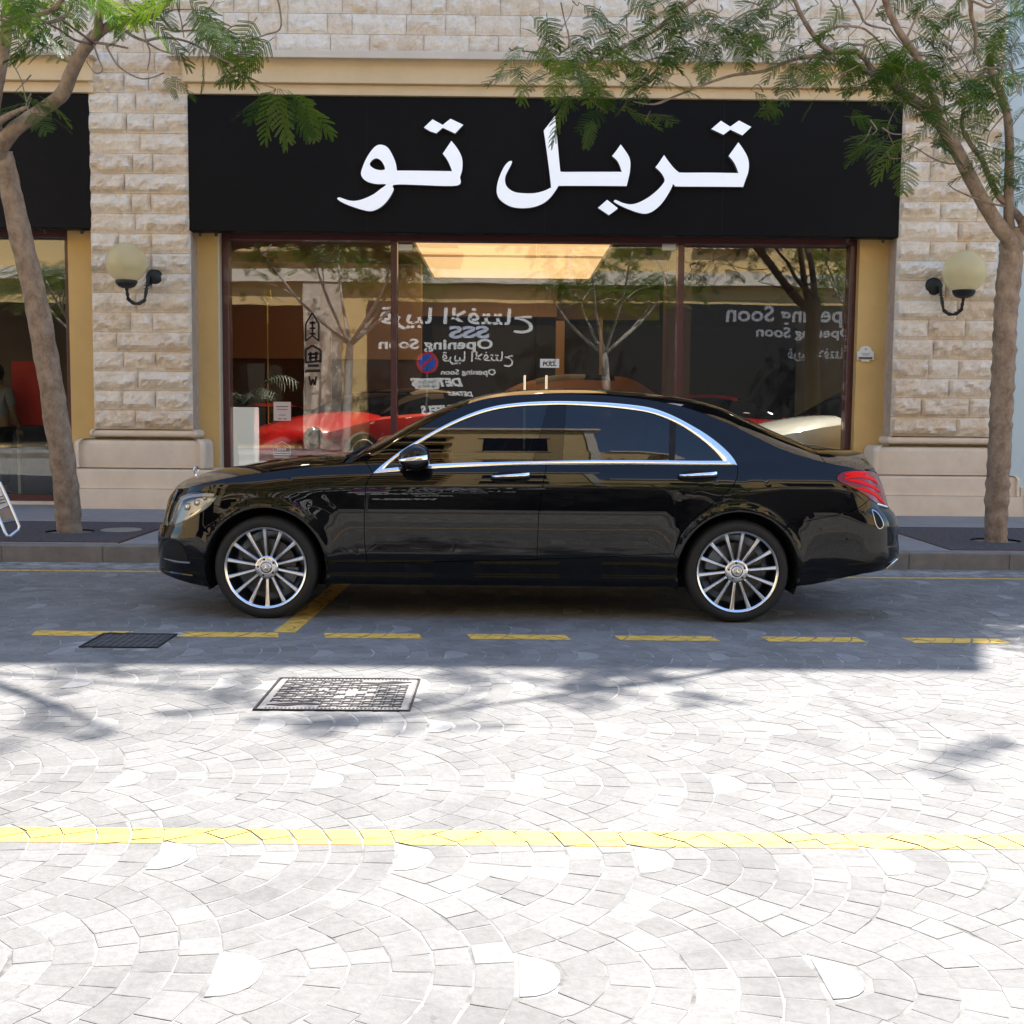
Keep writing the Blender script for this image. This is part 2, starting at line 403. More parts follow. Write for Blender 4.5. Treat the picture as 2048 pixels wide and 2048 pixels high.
FA, FB, FX0, FY0 = 0.7596, 0.7888, 0.0902 - 0.055, 2.887
FR = FA
rects_hole = [(-1.20, -0.43, 5.50, 6.19), (-2.53, -2.03, 6.93, 7.40)]
def phimax(r):
    s = (r * r + FA * FA / 4 + FB * FB - FR * FR) / (2 * r)
    amp = sqrt(FA * FA / 4 + FB * FB)
    if s >= amp: return pi
    return math.asin(s / amp) + math.atan2(FA / 2, FB)
NR = 6; R0 = 0.128; RW = (FR - R0) / NR
polys = []       # (poly pts 2d, kind, shade, base z, tiltx, tilty)
rnd = random.Random(3)
for j in range(-2, 12):
    cy = FY0 + j * FB
    off = 0.5 if j % 2 else 0.0
    for i in range(-11, 12):
        cx = FX0 + (i + off) * FA
        if cy < 1.0 or cy > YK + 1.2 or abs(cx) > XL(cy) + 1.2: continue
        # the pale D-shaped stone at the root of the fan
        jit = rnd.uniform(-0.008, 0.008); D = []
        for k in range(11):
            t = -pi / 2 + pi * k / 10
            D.append((cx + 0.006 + (0.112 + jit) * max(0, cos(t)) ** 0.85 - (0.004 * (1 - abs(sin(t)))), cy + (0.112 + jit) * sin(t)))
        polys.append((D, 1, rnd.random(), rnd.uniform(-0.001, 0.002), rnd.uniform(-.004, .004), rnd.uniform(-.004, .004)))
        ox, oy = rnd.uniform(-.006, .006), rnd.uniform(-.006, .006)
        for q in range(NR):
            ra, rb = R0 + q * RW, R0 + (q + 1) * RW
            pa, pb = phimax(max(ra, 0.13)), phimax(min(rb, FR - 0.001)); pm = phimax((ra + rb) / 2)
            n = max(3, int(round(2 * pm * (ra + rb) / 2 / rnd.uniform(0.098, 0.118))))
            cuts = [-1 + 2 * (k + (rnd.uniform(-.16, .16) if 0 < k < n else 0)) / n for k in range(n + 1)]
            ga, gb = ra + rnd.uniform(-.004, .004), rb
            for k in range(n):
                t0, t1 = cuts[k], cuts[k + 1]
                g = rnd.uniform(0.0012, 0.0032)
                def pt(r, t, lo, hi):
                    ph = pa + (pb - pa) * (r - ra) / (rb - ra)
                    ph = (ph if abs(t) > 0.999 else pm) * t
                    return (cx + ox * 0 + r * cos(ph), cy + r * sin(ph))
                c0 = pt(ga + g, t0, 0, 0); c1 = pt(gb - g, t0, 0, 0); c2 = pt(gb - g, t1, 0, 0); c3 = pt(ga + g, t1, 0, 0)
                tm = (t0 + t1) / 2; cm = (cx + (gb - g) * cos(pm * tm), cy + (gb - g) * sin(pm * tm))
                P = [c0, c1] + ([cm] if q > 1 else [cm]) + [c2, c3]
                m_ = (sum(p[0] for p in P) / len(P), sum(p[1] for p in P) / len(P))
                P2 = []
                for x, y in P:
                    dx, dy = x - m_[0], y - m_[1]; L = sqrt(dx * dx + dy * dy) + 1e-6
                    P2.append((x - dx / L * g + rnd.uniform(-.003, .003), y - dy / L * g + rnd.uniform(-.003, .003)))
                polys.append((P2, 0, rnd.random() ** 1.3, rnd.uniform(-0.0008, 0.0005), rnd.uniform(-.007, .007), rnd.uniform(-.007, .007)))
def cen(P): return (sum(p[0] for p in P) / len(P), sum(p[1] for p in P) / len(P))
keep = []
for pl in polys:
    c = cen(pl[0])
    if c[1] < 2.2 or c[1] > YK - 0.03 or abs(c[0]) > XL(c[1]): continue
    if any(a - .01 < c[0] < b + .01 and s - .01 < c[1] < e + .01 for a, b, s, e in rects_hole): continue
    keep.append(pl)
polys = keep
def ztop(pl, x, y):
    c = cen(pl[0]); return pl[3] + pl[4] * (x - c[0]) + pl[5] * (y - c[1])
def stone_mesh(vs, fs, pl, bev=0.0045):
    P = pl[0]; c = cen(P); n = len(P); k = len(vs)
    ar = sum(P[i][0] * P[(i + 1) % n][1] - P[(i + 1) % n][0] * P[i][1] for i in range(n))
    if ar < 0: P = P[::-1]
    for lev in (0, 1, 2):
        for x, y in P:
            dx, dy = c[0] - x, c[1] - y; L = sqrt(dx * dx + dy * dy) + 1e-6
            s = bev if lev == 0 else 0.0
            xx, yy = x + dx / L * s, y + dy / L * s
            z = ztop(pl, xx, yy) - (0.0, 0.0006, 0.006)[lev]
            vs.append((xx, yy, z))
    fs.append(tuple(range(k, k + n)))
    for l in (0, 1):
        for i in range(n):
            j = (i + 1) % n
            fs.append((k + l * n + i, k + (l + 1) * n + i, k + (l + 1) * n + j, k + l * n + j))
    return 1 + 2 * n
def inview(c):
    return abs(c[0] - 0.0) < 0.4286 * c[1] + 0.05 and c[1] > 2.62
setts = [p for p in polys if p[1] == 0]; pale = [p for p in polys if p[1] == 1]
vis = sorted([p for p in setts if inview(cen(p[0]))], key=lambda p: cen(p[0])[1])[:300]
vid = set(id(p) for p in vis)
for p in vis:
    vs, fs = [], []; stone_mesh(vs, fs, p); o = mesh_obj('sett', vs, fs, M_cob, road); shade_attr(o.data, [p[2]] * len(fs))
vs, fs, sh = [], [], []
for p in setts:
    if id(p) in vid: continue
    k = stone_mesh(vs, fs, p); sh += [p[2]] * k
o = mesh_obj('setts', vs, fs, M_cob, road); shade_attr(o.data, sh); tag(o, kind='stuff')
for p in pale:
    vs, fs = [], []; stone_mesh(vs, fs, p, 0.005); o = mesh_obj('pale_stone', vs, fs, M_cobw, road); shade_attr(o.data, [p[2]] * len(fs))

# ---- painted lines: the setts' own tops clipped to the stripe, so joints show through
def clip_rect(P3, quad):
    """clip convex 3-D polygon by convex ccw quad in xy"""
    for i in range(len(quad)):
        a, b = quad[i], quad[(i + 1) % len(quad)]; out = []
        sd = lambda p: (b[0] - a[0]) * (p[1] - a[1]) - (b[1] - a[1]) * (p[0] - a[0])
        for k in range(len(P3)):
            p, q = P3[k], P3[(k + 1) % len(P3)]; s1, s2 = sd(p), sd(q)
            if s1 >= 0: out.append(p)
            if (s1 >= 0) != (s2 >= 0):
                t = s1 / (s1 - s2); out.append(tuple(p[m] + (q[m] - p[m]) * t for m in range(3)))
        P3 = out
        if len(P3) < 3: return []
    return P3
def paint(name, quad, label, group=None, cat='road marking', wear=0.0, seed=1):
    r_ = random.Random(seed); vs, fs = [], []
    xs = [q[0] for q in quad]; ys = [q[1] for q in quad]
    for pl in polys:
        c = cen(pl[0])
        if not (min(xs) - .2 < c[0] < max(xs) + .2 and min(ys) - .2 < c[1] < max(ys) + .2): continue
        if r_.random() < wear: continue
        if pl[1] == 1 and r_.random() < 0.35: continue
        P = pl[0]; n = len(P)
        ar = sum(P[i][0] * P[(i + 1) % n][1] - P[(i + 1) % n][0] * P[i][1] for i in range(n))
        if ar < 0: P = P[::-1]
        P3 = []
        for x, y in P:
            dx, dy = c[0] - x, c[1] - y; L = sqrt(dx * dx + dy * dy) + 1e-6
            xx, yy = x + dx / L * 0.0008, y + dy / L * 0.0008; P3.append((xx, yy, ztop(pl, xx, yy) + 0.0015))
        P3 = clip_rect(P3, quad)
        if len(P3) >= 3:
            k = len(vs); vs += P3; fs.append(tuple(range(k, k + len(P3))))
    if not vs: return
    o = mesh_obj(name, vs, fs, M_paint); return tag(o, label, cat, group)
def hline(x0, x1, y0, y1, dy=0.0, sk=0.0): return [(x0, y0), (x1, y0 + dy), (x1 - sk, y1 + dy), (x0 - sk, y1)]
paint('painted_line', hline(-3.6, 3.6, 3.785, 3.923), 'long solid yellow line across the sunlit setts in the foreground', wear=0.0, seed=4)
dash_lab = ['first yellow dash from the left, touching the small dark pit cover', 'yellow dash under the front wheel, joined by the diagonal bay line',
            'yellow dash just behind the front wheel, third from the left', 'yellow dash below the middle of the black sedan',
            'yellow dash in front of the rear wheel', 'yellow dash just past the rear wheel, still in shade', 'last yellow dash at right, half out in the sunlight']
for i, (a, b) in enumerate([(77, 262), (347, 535), (621, 800), (890, 1075), (1166, 1349), (1440, 1620), (1707, 1886)]):
    xa = gd(a, 1190 + i * 2)[0]; xb = gd(b, 1191 + i * 2)[0]
    paint('painted_dash', hline(xa, xb, 7.305, 7.465, sk=.03), dash_lab[i], 'yellow dashes along the parking bays', seed=20 + i)
paint('bay_line', [(-1.47, 7.47), (-1.33, 7.47), (-1.24, 10.2), (-1.38, 10.2)], 'yellow line between two parking bays running under the front wheel to the kerb', seed=40)
paint('edge_line', hline(-6.2, 6.2, 10.20, 10.275), 'thin yellow line along the gutter behind the black sedan', seed=41)
gut = MB()
for i in range(-14, 15): gut.box(i * 0.9 + .004, i * 0.9 + .896, YK, 10.83, -0.02, -0.003, 0.002)
gut.build('gutter_strip', M_pave, road)

# ---- kerb
kerb = empty('kerb', (0, 10.83, 0)); tag(kerb, 'grey concrete kerb between the setts and the pavement', kind='structure')
for i in range(-10, 11):
    mb = MB(); mb.box(i * 0.92 + .0008, i * 0.92 + .9192, 0.0, 0.20, -0.05, 0.15, 0.008)
    mb.build('kerb_stone', M_kerb, kerb)
MB().box(-60, -9.205, 10.83, 11.03, -0.05, 0.148, 0.01).box(9.662, 60, 10.83, 11.03, -0.05, 0.148, 0.01).build('kerb_run', M_kerb, kerb).location = (0, -10.83, 0)

# ---- pavement
pav = mesh_obj('pavement', [(-60, 11.02, 0.135), (60, 11.02, 0.135), (60, 15.6, 0.135), (-60, 15.6, 0.135)], [(0, 1, 2, 3)], M_kerb)
tag(pav, 'grey slab pavement in front of the shops', kind='structure')
pits = [(-5.42, -3.62, 11.10, 13.05), (4.15, 6.05, 11.02 + .05, 13.25)]
xx = -9.0
cols_ = [-9.6 + 1.2 * i for i in range(17)]
for a in cols_:
    for (s, e) in ((11.04, 11.93), (11.93, 13.13), (13.13, 14.03), (14.03, 15.35)):
        b = a + 1.2
        rects = [(a, b, s, e)]
        for (p, q, r_, t) in pits:
            nr = []
            for (x0, x1, y0, y1) in rects:
                if x1 <= p or x0 >= q or y1 <= r_ or y0 >= t: nr.append((x0, x1, y0, y1)); continue
                if x0 < p: nr.append((x0, p, y0, y1))
                if x1 > q: nr.append((q, x1, y0, y1))
                xa, xb = max(x0, p), min(x1, q)
                if y0 < r_: nr.append((xa, xb, y0, r_))
                if y1 > t: nr.append((xa, xb, t, y1))
            rects = nr
        for (x0, x1, y0, y1) in rects:
            if x1 - x0 < .03 or y1 - y0 < .03: continue
            MB().box(x0 + .0025, x1 - .0025, y0 + .0025, y1 - .0025, 0.12, 0.15, 0.003).build('paving_slab', M_pave, pav)
MB().box(-60, -9.62, 11.03, 15.35, .12, .15).box(10.82, 60, 11.03, 15.35, .12, .15).build('paving_run', M_pave, pav)

def tree_pit(x0, x1, y0, y1, tx, ty, disc, label):
    r = empty('tree_pit', (x0, y0, 0.15)); tag(r, label, 'tree pit', 'tree pits in the pavement')
    # gravel sheet with a round hole
    n = 40; vs = []; fs = []; hr = 0.24
    for k in range(n):
        t = 2 * pi * k / n; c, s = cos(t), sin(t)
        vs.append((tx + hr * c, ty + hr * s, 0.0))
    for k in range(n):
        t = 2 * pi * k / n; c, s = cos(t), sin(t)
        m_ = min((x1 - tx) / c if c > 1e-6 else 1e9, (x0 - tx) / c if c < -1e-6 else 1e9, (y1 - ty) / s if s > 1e-6 else 1e9, (y0 - ty) / s if s < -1e-6 else 1e9)
        vs.append((tx + m_ * c, ty + m_ * s, 0.0))
    for k in range(n): fs.append((k, (k + 1) % n, n + (k + 1) % n, n + k)[::-1])
    # corners
    for cx_, cy_ in ((x0, y0), (x1, y0), (x1, y1), (x0, y1)):
        kk = min(range(n), key=lambda k: (vs[n + k][0] - cx_) ** 2 + (vs[n + k][1] - cy_) ** 2)
        vs.append((cx_, cy_, 0.0)); c = len(vs) - 1
        fs.append((n + kk, n + (kk + 1) % n, c)); fs.append((n + kk, c, n + (kk - 1) % n))
    o = mesh_obj('grate', [(x - x0, y - y0, 0.004) for x, y, z in vs], fs, M_pit, r)
    bm = bmesh.new(); bm.from_mesh(o.data); bmesh.ops.recalc_face_normals(bm, faces=bm.faces); bm.to_mesh(o.data); bm.free()
    mb = MB(); w = 0.012
    mb.box(0, x1 - x0, 0, w, -.03, .008); mb.box(0, x1 - x0, y1 - y0 - w, y1 - y0, -.03, .008)
    mb.box(0, w, w + .001, y1 - y0 - w - .001, -.03, .008); mb.box(x1 - x0 - w, x1 - x0, w + .001, y1 - y0 - w - .001, -.03, .008)
    mb.build('steel_edge', M_rust, r)
    MB().lathe([(0.0, -.10), (.24, -.10), (.24, .003)], 28, c=(tx - x0, ty - y0, 0)).build('hole', M_hole, r)
    if disc: MB().lathe([(0.0, .012), (.20, .012), (.205, .005)], 28, c=(disc[0] - x0, disc[1] - y0, 0)).build('lid', M_disc, r)
    return r
tree_pit(-5.42, -3.62, 11.10, 13.05, -4.42, 12.05, (-3.95, 12.2), 'dark gravelly tree pit round the left tree with a pale round lid')
tree_pit(4.15, 6.05, 11.07, 13.25, 4.93, 11.96, (5.65, 12.3), 'dark gravelly tree pit round the right tree behind the sedan tail')

# ---- drain covers
def big_cover():
    x0, x1, y0, y1 = -1.185, -0.445, 5.51, 6.18
    r = empty('access_cover', (x0, y0, 0)); tag(r, 'large cast iron access cover with dark S-groove pattern in the sunlit setts', 'manhole cover')
    w, h = x1 - x0, y1 - y0
    mb = MB(); t = .010
    mb.box(0, w, 0, t, -.03, .007); mb.box(0, w, h - t, h, -.03, .007); mb.box(0, t, t, h - t, -.03, .007); mb.box(w - t, w, t, h - t, -.03, .007)
    mb.build('frame', M_irond, r)
    MB().box(t + .006, w - t - .006, t + .006, h - t - .006, -.03, .004, .002).build('plate', M_iron, r)
    rr = random.Random(5); mb = MB(); nx, ny = 13, 12
    for i in range(nx):
        for j in range(ny):
            cx, cy = .048 + (w - .096) * (i + .5) / nx, .048 + (h - .096) * (j + .5) / ny
            if (cx - w * .25) ** 2 / .02 + (cy - .10) ** 2 / .004 < 1 or (cx - w * .76) ** 2 / .02 + (cy - h + .10) ** 2 / .004 < 1: continue
            if abs(cx - w / 2 - (cy - h / 2) * .3) < .16 and abs(cy - h / 2) < .10 and rr.random() < .35: continue
            if (i + j) % 2: 
                a = .023; mb.box(cx - a, cx + a, cy - .009, cy + .009, .003, .0062); mb.box(cx - a, cx - a + .011, cy - .018, cy - .006, .003, .0062); mb.box(cx + a - .011, cx + a, cy + .006, cy + .018, .003, .0062)
            else:
                a = .024; mb.box(cx - a, cx + a, cy + .002, cy + .018, .003, .0062); mb.box(cx + a - .011, cx + a, cy - .012, cy + .004, .003, .0062); mb.box(cx - a, cx - a + .011, cy - .012, cy + .004, .003, .0062)
    o = mb.build('tread_pattern', M_irond, r); tag(o, kind='stuff')  # dark bars on top stand in for the cover's sunken S grooves
    for cx, cy, s in ((w * .24, .10, 1), (w * .77, h - .10, -1)):
        P = []
        for k in range(17):
            u = -1 + 2 * k / 16; P.append((cx + s * u * .13, cy + s * (.035 * (1 - u * u) + .015 * u)))
        for k in range(17):
            u = 1 - 2 * k / 16; P.append((cx + s * u * .13, cy + s * (-.018 * (1 - u * u) + .015 * u + .012 * sin(u * 5))))
        k = len(P); mb = MB(); mb.add([(x, y, .0065) for x, y in P] + [(x, y, .003) for x, y in P], [tuple(range(k))] + [(i, (i + 1) % k, k + (i + 1) % k, k + i) for i in range(k)])
        mb.build('eye_emblem', M_irond, r)
    mb = MB(); 
    for k in range(30):
        x, y = w / 2 + rr.uniform(-.17, .17), h / 2 + rr.uniform(-.10, .10)
        mb.box(x, x + rr.uniform(.004, .012), y, y + rr.uniform(.008, .02), .003, .0055)
    for k in range(34):
        x = .05 + k * (w - .1) / 34
        for y in (.028, h - .040): mb.box(x, x + .009, y, y + .012, .003, .0055)
    tag(mb.build('cast_lettering', M_irond, r), kind='stuff')
big_cover()
def small_cover():
    x0, x1, y0, y1 = -2.515, -2.05, 6.95, 7.38
    r = empty('pit_cover', (x0, y0, 0)); tag(r, 'small dark rectangular pit cover in the shaded setts at left', 'manhole cover')
    w, h = x1 - x0, y1 - y0
    mb = MB(); t = .014; mb.box(0, w, 0, t, -.03, .006); mb.box(0, w, h - t, h, -.03, .006); mb.box(0, t, t, h - t, -.03, .006); mb.box(w - t, w, t, h - t, -.03, .006); mb.build('frame', M_irond, r)
    MB().box(t + .003, w - t - .003, t + .003, h - t - .003, -.03, .003, .002).build('plate', M_lid, r)
    mb = MB(); rr = random.Random(2)
    for i in range(10):
        for j in range(9):
            cx, cy = .04 + (w - .08) * i / 9, .04 + (h - .08) * j / 8; mb.box(cx - .012, cx + .012, cy - .004, cy + .004, .002, .0048)
    tag(mb.build('tread_pattern', M_irond, r), kind='stuff')
small_cover()
# ================================================================== SHOP BUILDING
bld = empty('shop_building', (0, 15, 0)); tag(bld, 'stone and ochre shop building with black Arabic sign over its wide glass front', 'building')
BO = (0, -15, 0)
def BP(o):                      # building parts are written in site coordinates
    o.parent = bld; o.location = (o.location[0], o.location[1] - 15, o.location[2]); return o
def bpart(mb, name, m, **kw): return BP(mb.build(name, m, None, **kw))
HROW = 0.2412; Z0 = 1.137
def rock_block(x0, x1, z0, z1, Y, seed, mat_=M_stone, hmax=0.09, flat=False, sides=None):
    """rock-faced block, drafted margin, ridge that breaks the light"""
    w, h = x1 - x0, z1 - z0; nx = max(7, int(w / 0.034)); ny = 9
    ox, oz = seed * 3.17 % 91, seed * 7.31 % 57
    vs = []; us = [i / nx for i in range(nx + 1)]; vz = [0, .05, .16, .30, .44, .58, .72, .85, .95, 1.0]
    r_ = random.Random(seed); hm = hmax * r_.uniform(.45, 1.0); bias = r_.uniform(.30, .62)
    for b in vz:
        for a in us:
            x, z = x0 + a * w, z0 + b * h
            e = min(min(a, 1 - a) * w, min(b, 1 - b) * h); m_ = max(0.0, min(1.0, (e - 0.006) / 0.022)); m_ = m_ * m_ * (3 - 2 * m_)
            vr = bias + 0.30 * noise.noise(Vector((x * 5 + ox, oz, 0)))
            vr = max(.15, min(.85, vr))
            pr = (b / vr) ** 0.8 if b < vr else 1 - 0.62 * ((b - vr) / (1 - vr)) ** 0.9
            n1 = noise.noise(Vector((x * 9 + ox, z * 12, oz))); n2 = noise.noise(Vector((x * 24 + ox, z * 30, oz)))
            f = pr + 0.55 * n1 + 0.25 * n2
            hh = m_ * hm * max(0.05, f)
            jx = (noise.noise(Vector((x * 30, z * 30, seed))) * .006) if 0 < a < 1 else 0
            vs.append((x + jx, Y - 0.008 - hh, z))
    fs = []; n = nx + 1
    for j in range(len(vz) - 1):
        for i in range(nx): fs.append((j * n + i, j * n + i + 1, (j + 1) * n + i + 1, (j + 1) * n + i))
    # returns back to the wall
    per = [i for i in range(n)] + [j * n + nx for j in range(1, len(vz))] + [(len(vz) - 1) * n + i for i in range(nx - 1, -1, -1)] + [j * n for j in range(len(vz) - 2, 0, -1)]
    k = len(vs)
    for p in per: vs.append((vs[p][0], Y + 0.06, vs[p][2]))
    for i in range(len(per)):
        j = (i + 1) % len(per); fs.append((per[i], k + i, k + j, per[j]))
    o = mesh_obj('stone_block', vs, fs, mat_, None)
    shade_attr(o.data, [r_.random()] * len(fs)); return BP(o)
sd = 100
G = 0.0025
# left pillar, joints surveyed course by course (top course first)
LJ = [[645, 845], [680, 812], [645, 743], [695, 838], [767], [730, 835], [687], [722, 828], [745], [655, 830], [690, 830], [680, 830], [752], [722, 838]]
LJ2 = [[915], [968, 1212], [1078], [960, 1210], [1063]]
rows = []
for k, js in enumerate(LJ):
    xl, xr = 482 + 38 * k / 13, 1022 + 26 * k / 13; rows.append([(j - xl) / (xr - xl) for j in js])
for k, js in enumerate(LJ2):
    xl, xr = 733 + 5 * k, 1482 + 3 * k; rows.append([(j - xl) / (xr - xl) for j in js])
def pillar(xa, xb, rows_, mirror=False):
    global sd
    nr = len(rows_)
    for k, fr in enumerate(rows_):
        z1 = Z0 + (nr - k) * HROW; z0 = z1 - HROW; e = [0] + fr + [1]
        for a, b in zip(e[:-1], e[1:]):
            sd += 1; rock_block(xa + a * (xb - xa) + G, xa + b * (xb - xa) - G, z0 + G, z1 - G, 15.0, sd)
pillar(-5.165, -3.935, rows)
RJ = [[.33, .72], [.5], [.28, .62], [.42, .8], [.3], [.55, .82], [.33, .7], [.30, .62], [.70], [.42, .78], [.60], [.33, .69], [.74], [.50], [.62], [.34, .71], [.40], [.36, .66], [.57], [.30, .78], [.66]]
pillar(4.80, 6.05, RJ[-19:])
for a_, b_ in ((-5.168, -3.932), (4.797, 6.053)): bpart(MB().box(a_, b_, 15.02, 15.9, 0.14, 5.72), 'pillar_core', M_mortar)
# upper wall in courses
zr = Z0 + 19 * HROW; rr = random.Random(12)
UP = {1: [-2.33, -1.9, -1.72, -1.17, -.74, -.16, .27, .72, 1.3], }
for k in range(5):
    z0 = zr + k * HROW; x = -7.6 + rr.uniform(-.2, .2)
    while x < 6.05:
        w = rr.choice([.30, .36, .42, .48, .55, .66]); x1 = min(x + w, 6.05)
        if 6.05 - x1 < .22: x1 = 6.05
        sd += 1; rock_block(x + G, x1 - G, z0 + G, z0 + HROW - G, 15.0, sd, hmax=.038); x = x1
bpart(MB().box(-7.7, 6.055, 15.021, 15.9, 5.7205, zr + 5 * HROW), 'wall_core', M_mortar)
# the rest of the facade above the picture
M_farstone = limestone('dressed_limestone', (0.60, 0.48, 0.37), (0.62, 0.52, 0.42))
bpart(MB().box(-60, 6.05, 15.0, 30, zr + 5 * HROW + .001, 12.1).box(-60, 6.05, 14.97, 30, 12.1, 12.5), 'upper_storeys', M_farstone)
bpart(MB().box(-60, -7.7, 15.0, 15.9, 5.73, zr + 5 * HROW), 'upper_wall_run', M_farstone)

# plinths
def rprof(x0, x1, y0, z0, z1, r, name, m):
    """block with softly rounded top and ends"""
    mb = MB(); n = 5; secs = []
    for k in range(n + 1):
        t = pi / 2 * k / n; secs.append((r * (1 - cos(t)), z1 - r + r * sin(t)))
    lev = [(0.0, z0)] + secs
    k0 = 0; vs = []; fs = []
    for ins, z in lev:
        rr_ = r * .9; pts = []
        for q in range(n + 1):
            t = pi / 2 * q / n; pts.append((x0 + ins + rr_ * (1 - sin(t)), y0 + ins + rr_ * (1 - cos(t))))
        pts = [(x0 + ins, 15.28)] + pts
        mir = [(x1 - (p[0] - x0), p[1]) for p in pts][::-1]
        vs += [(p[0], p[1], z) for p in pts + mir]
    m_ = len(vs) // len(lev)
    for l in range(len(lev) - 1):
        for i in range(m_ - 1): fs.append((l * m_ + i, l * m_ + i + 1, (l + 1) * m_ + i + 1, (l + 1) * m_ + i))
    fs.append(tuple((len(lev) - 1) * m_ + i for i in range(m_)))
    mb.add(vs, fs); return bpart(mb, name, m, auto=40)
for (a, b) in ((-5.165, -3.935), (4.80, 6.05)):
    rprof(a - .43, b + .40, 14.80, 0.14, 0.400, .012, 'plinth_base', M_plinth)
    rprof(a - .385, b + .355, 14.84, 0.402, 0.655, .05, 'plinth_step', M_plinth)
    rprof(a - .235, b + .18, 14.88, 0.657, 1.016, .075, 'plinth_block', M_plinth)
    mb = MB(); prof = []
    r = .046; zc = 1.137 - .003 - r - .005
    vs = []; fs = []; n = 12
    x0, x1, y0 = a - .055, b + .07, 14.93
    ring = []
    for k in range(n + 1):
        t = -pi / 2 + pi * k / n; o_ = r - r * cos(t); z = zc + (r + .004) * sin(t); ring.append((o_, z))
    for o_, z in ring:
        q = []
        for s in range(6):
            tt = pi / 2 * s / 5; q.append((x0 + o_ + .04 * (1 - sin(tt)), y0 + o_ + .04 * (1 - cos(tt))))
        q = [(x0 + o_, 15.28)] + q; mir = [(x0 + x1 - p[0], p[1]) for p in q][::-1]
        vs += [(p[0], p[1], z) for p in q + mir]
    m_ = len(vs) // len(ring)
    for l in range(len(ring) - 1):
        for i in range(m_ - 1): fs.append((l * m_ + i, l * m_ + i + 1, (l + 1) * m_ + i + 1, (l + 1) * m_ + i))
    fs.append(tuple((len(ring) - 1) * m_ + i for i in range(m_))); fs.append(tuple(range(m_))[::-1])
    mb.add(vs, fs); bpart(mb, 'plinth_torus', M_plinth, auto=50)

# cornice (profile swept along x with mitred ends)
def corn(x0, x1, parts, endl=True, endr=True):
    for name, m, ins, y0, za, zb in parts:
        bpart(MB().box(x0 + (ins if endl else 0), x1 - (ins if endr else 0), y0, 15.3, za, zb, .006), name, m)
CP_ = [('cornice_slab', M_cornw, 0.0, 14.72, 5.602, 5.690), ('cornice_fascia', M_cornice, .155, 14.86, 5.345, 5.600), ('cornice_band', M_cornice, .20, 14.93, 5.222, 5.343)]
corn(-4.13, 4.98, CP_)
corn(-16, -5.00, [(n, m, i * .4, y, a, b) for n, m, i, y, a, b in CP_], endl=False)
# cream cove under the slab
for (xa, xb) in ((-4.10, 4.95), (-16, -5.03)):
    mb = MB(); P = [(0, 5.601), (0, 5.53)]
    vs = []; n = 6
    for k in range(n + 1):
        t = pi / 2 * k / n; vs.append((14.86 - .10 * (1 - cos(t)), 5.601 - .07 + .07 * sin(t)))
    vs = vs + [(14.862, 5.601)]
    m_ = len(vs); V = [(xa + .15, y, z) for y, z in vs] + [(xb - (.15 if xb > 0 else .05), y, z) for y, z in vs]
    bpart(MB().add(V, [tuple(range(m_)), tuple(range(m_, 2 * m_))[::-1]] + [(i, (i + 1) % m_, m_ + (i + 1) % m_, m_ + i) for i in range(m_)]), 'cornice_cove', M_cornice)

# ochre reveals
YW = 15.30; YG = 15.52
xf0, xf1 = wd(415, 600, 15.42)[0], wd(1613, 600, 15.42)[0]       # outer frame edges
xfl = wd(137, 600, 15.42)[0]
for a_, b_ in ((-3.934, xf0), (xf1, 4.799), (xfl, -5.166)): bpart(MB().box(a_, b_, YW, 15.9, .14, 3.704), 'ochre_wall', M_yel)
mb = MB(); mb.box(xf0 + .001, xf0 + .028, 15.31, 15.44, .14, 3.70); bpart(mb, 'cream_jamb', M_cream)
bpart(MB().box(-16, 6.05, 15.2, 15.9, 3.705, 5.73), 'lintel_wall', M_mortar)
bpart(MB().box(xf0 + .03, xf1 - .002, 15.36, 15.75, .14, .19).box(-16, xfl, 15.36, 15.75, .14, .19), 'threshold', M_plinth)

# ------------------------------------------------------------------ shop fronts (frame + panes), things of their own
def shopfront(name, xa, xb, mull, joints, label, ztop_=3.70, zbot=.19):
    r = empty(name, (xa, YG, zbot)); tag(r, label, 'shop window')
    def loc(mb, nm, m, **kw):
        o = mb.build(nm, m, None, **kw); o.parent = r; o.location = (-xa, -YG, -zbot); return o
    fw = .085
    loc(MB().box(xa, xa + fw, 15.42, 15.60, zbot, ztop_, .004), 'frame_post', M_red)
    loc(MB().box(xb - fw, xb, 15.42, 15.60, zbot, ztop_, .004), 'frame_post', M_red)
    loc(MB().box(xa + fw + .001, xb - fw - .001, 15.425, 15.60, ztop_ - .15, ztop_ - .002, .004), 'head_rail', M_red)
    loc(MB().box(xa + fw + .001, xb - fw - .001, 15.425, 15.60, zbot, zbot + .08, .004), 'bottom_rail', M_red)
    ed = [xa + fw]
    for m_ in mull:
        loc(MB().box(m_ - .04, m_ + .04, 15.43, 15.60, zbot + .081, ztop_ - .151, .004), 'mullion', M_red)
    cuts = sorted([(m_, .042) for m_ in mull] + [(j, .003) for j in joints] + [(xa, fw + .001), (xb, fw + .001)])
    for (c0, w0), (c1, w1) in zip(cuts[:-1], cuts[1:]):
        loc(MB().box(c0 + w0, c1 - w1, YG - .004, YG + .004, zbot + .082, ztop_ - .152), 'glass_pane', M_shopglass)
    return r, loc
mA, mB_, jC = wd(744, 600, 15.5)[0], wd(1282, 600, 15.5)[0], wd(1011, 600, 15.5)[0]
sf, sfl = shopfront('showroom_window', xf0 + .029, xf1, [mA, mB_], [jC], 'wide showroom window with dark red frame below the white Arabic lettering')
lf, lfl = shopfront('display_window', -12.0, xfl, [], [-8.2], 'dark red framed window of the neighbouring shop at the left edge')
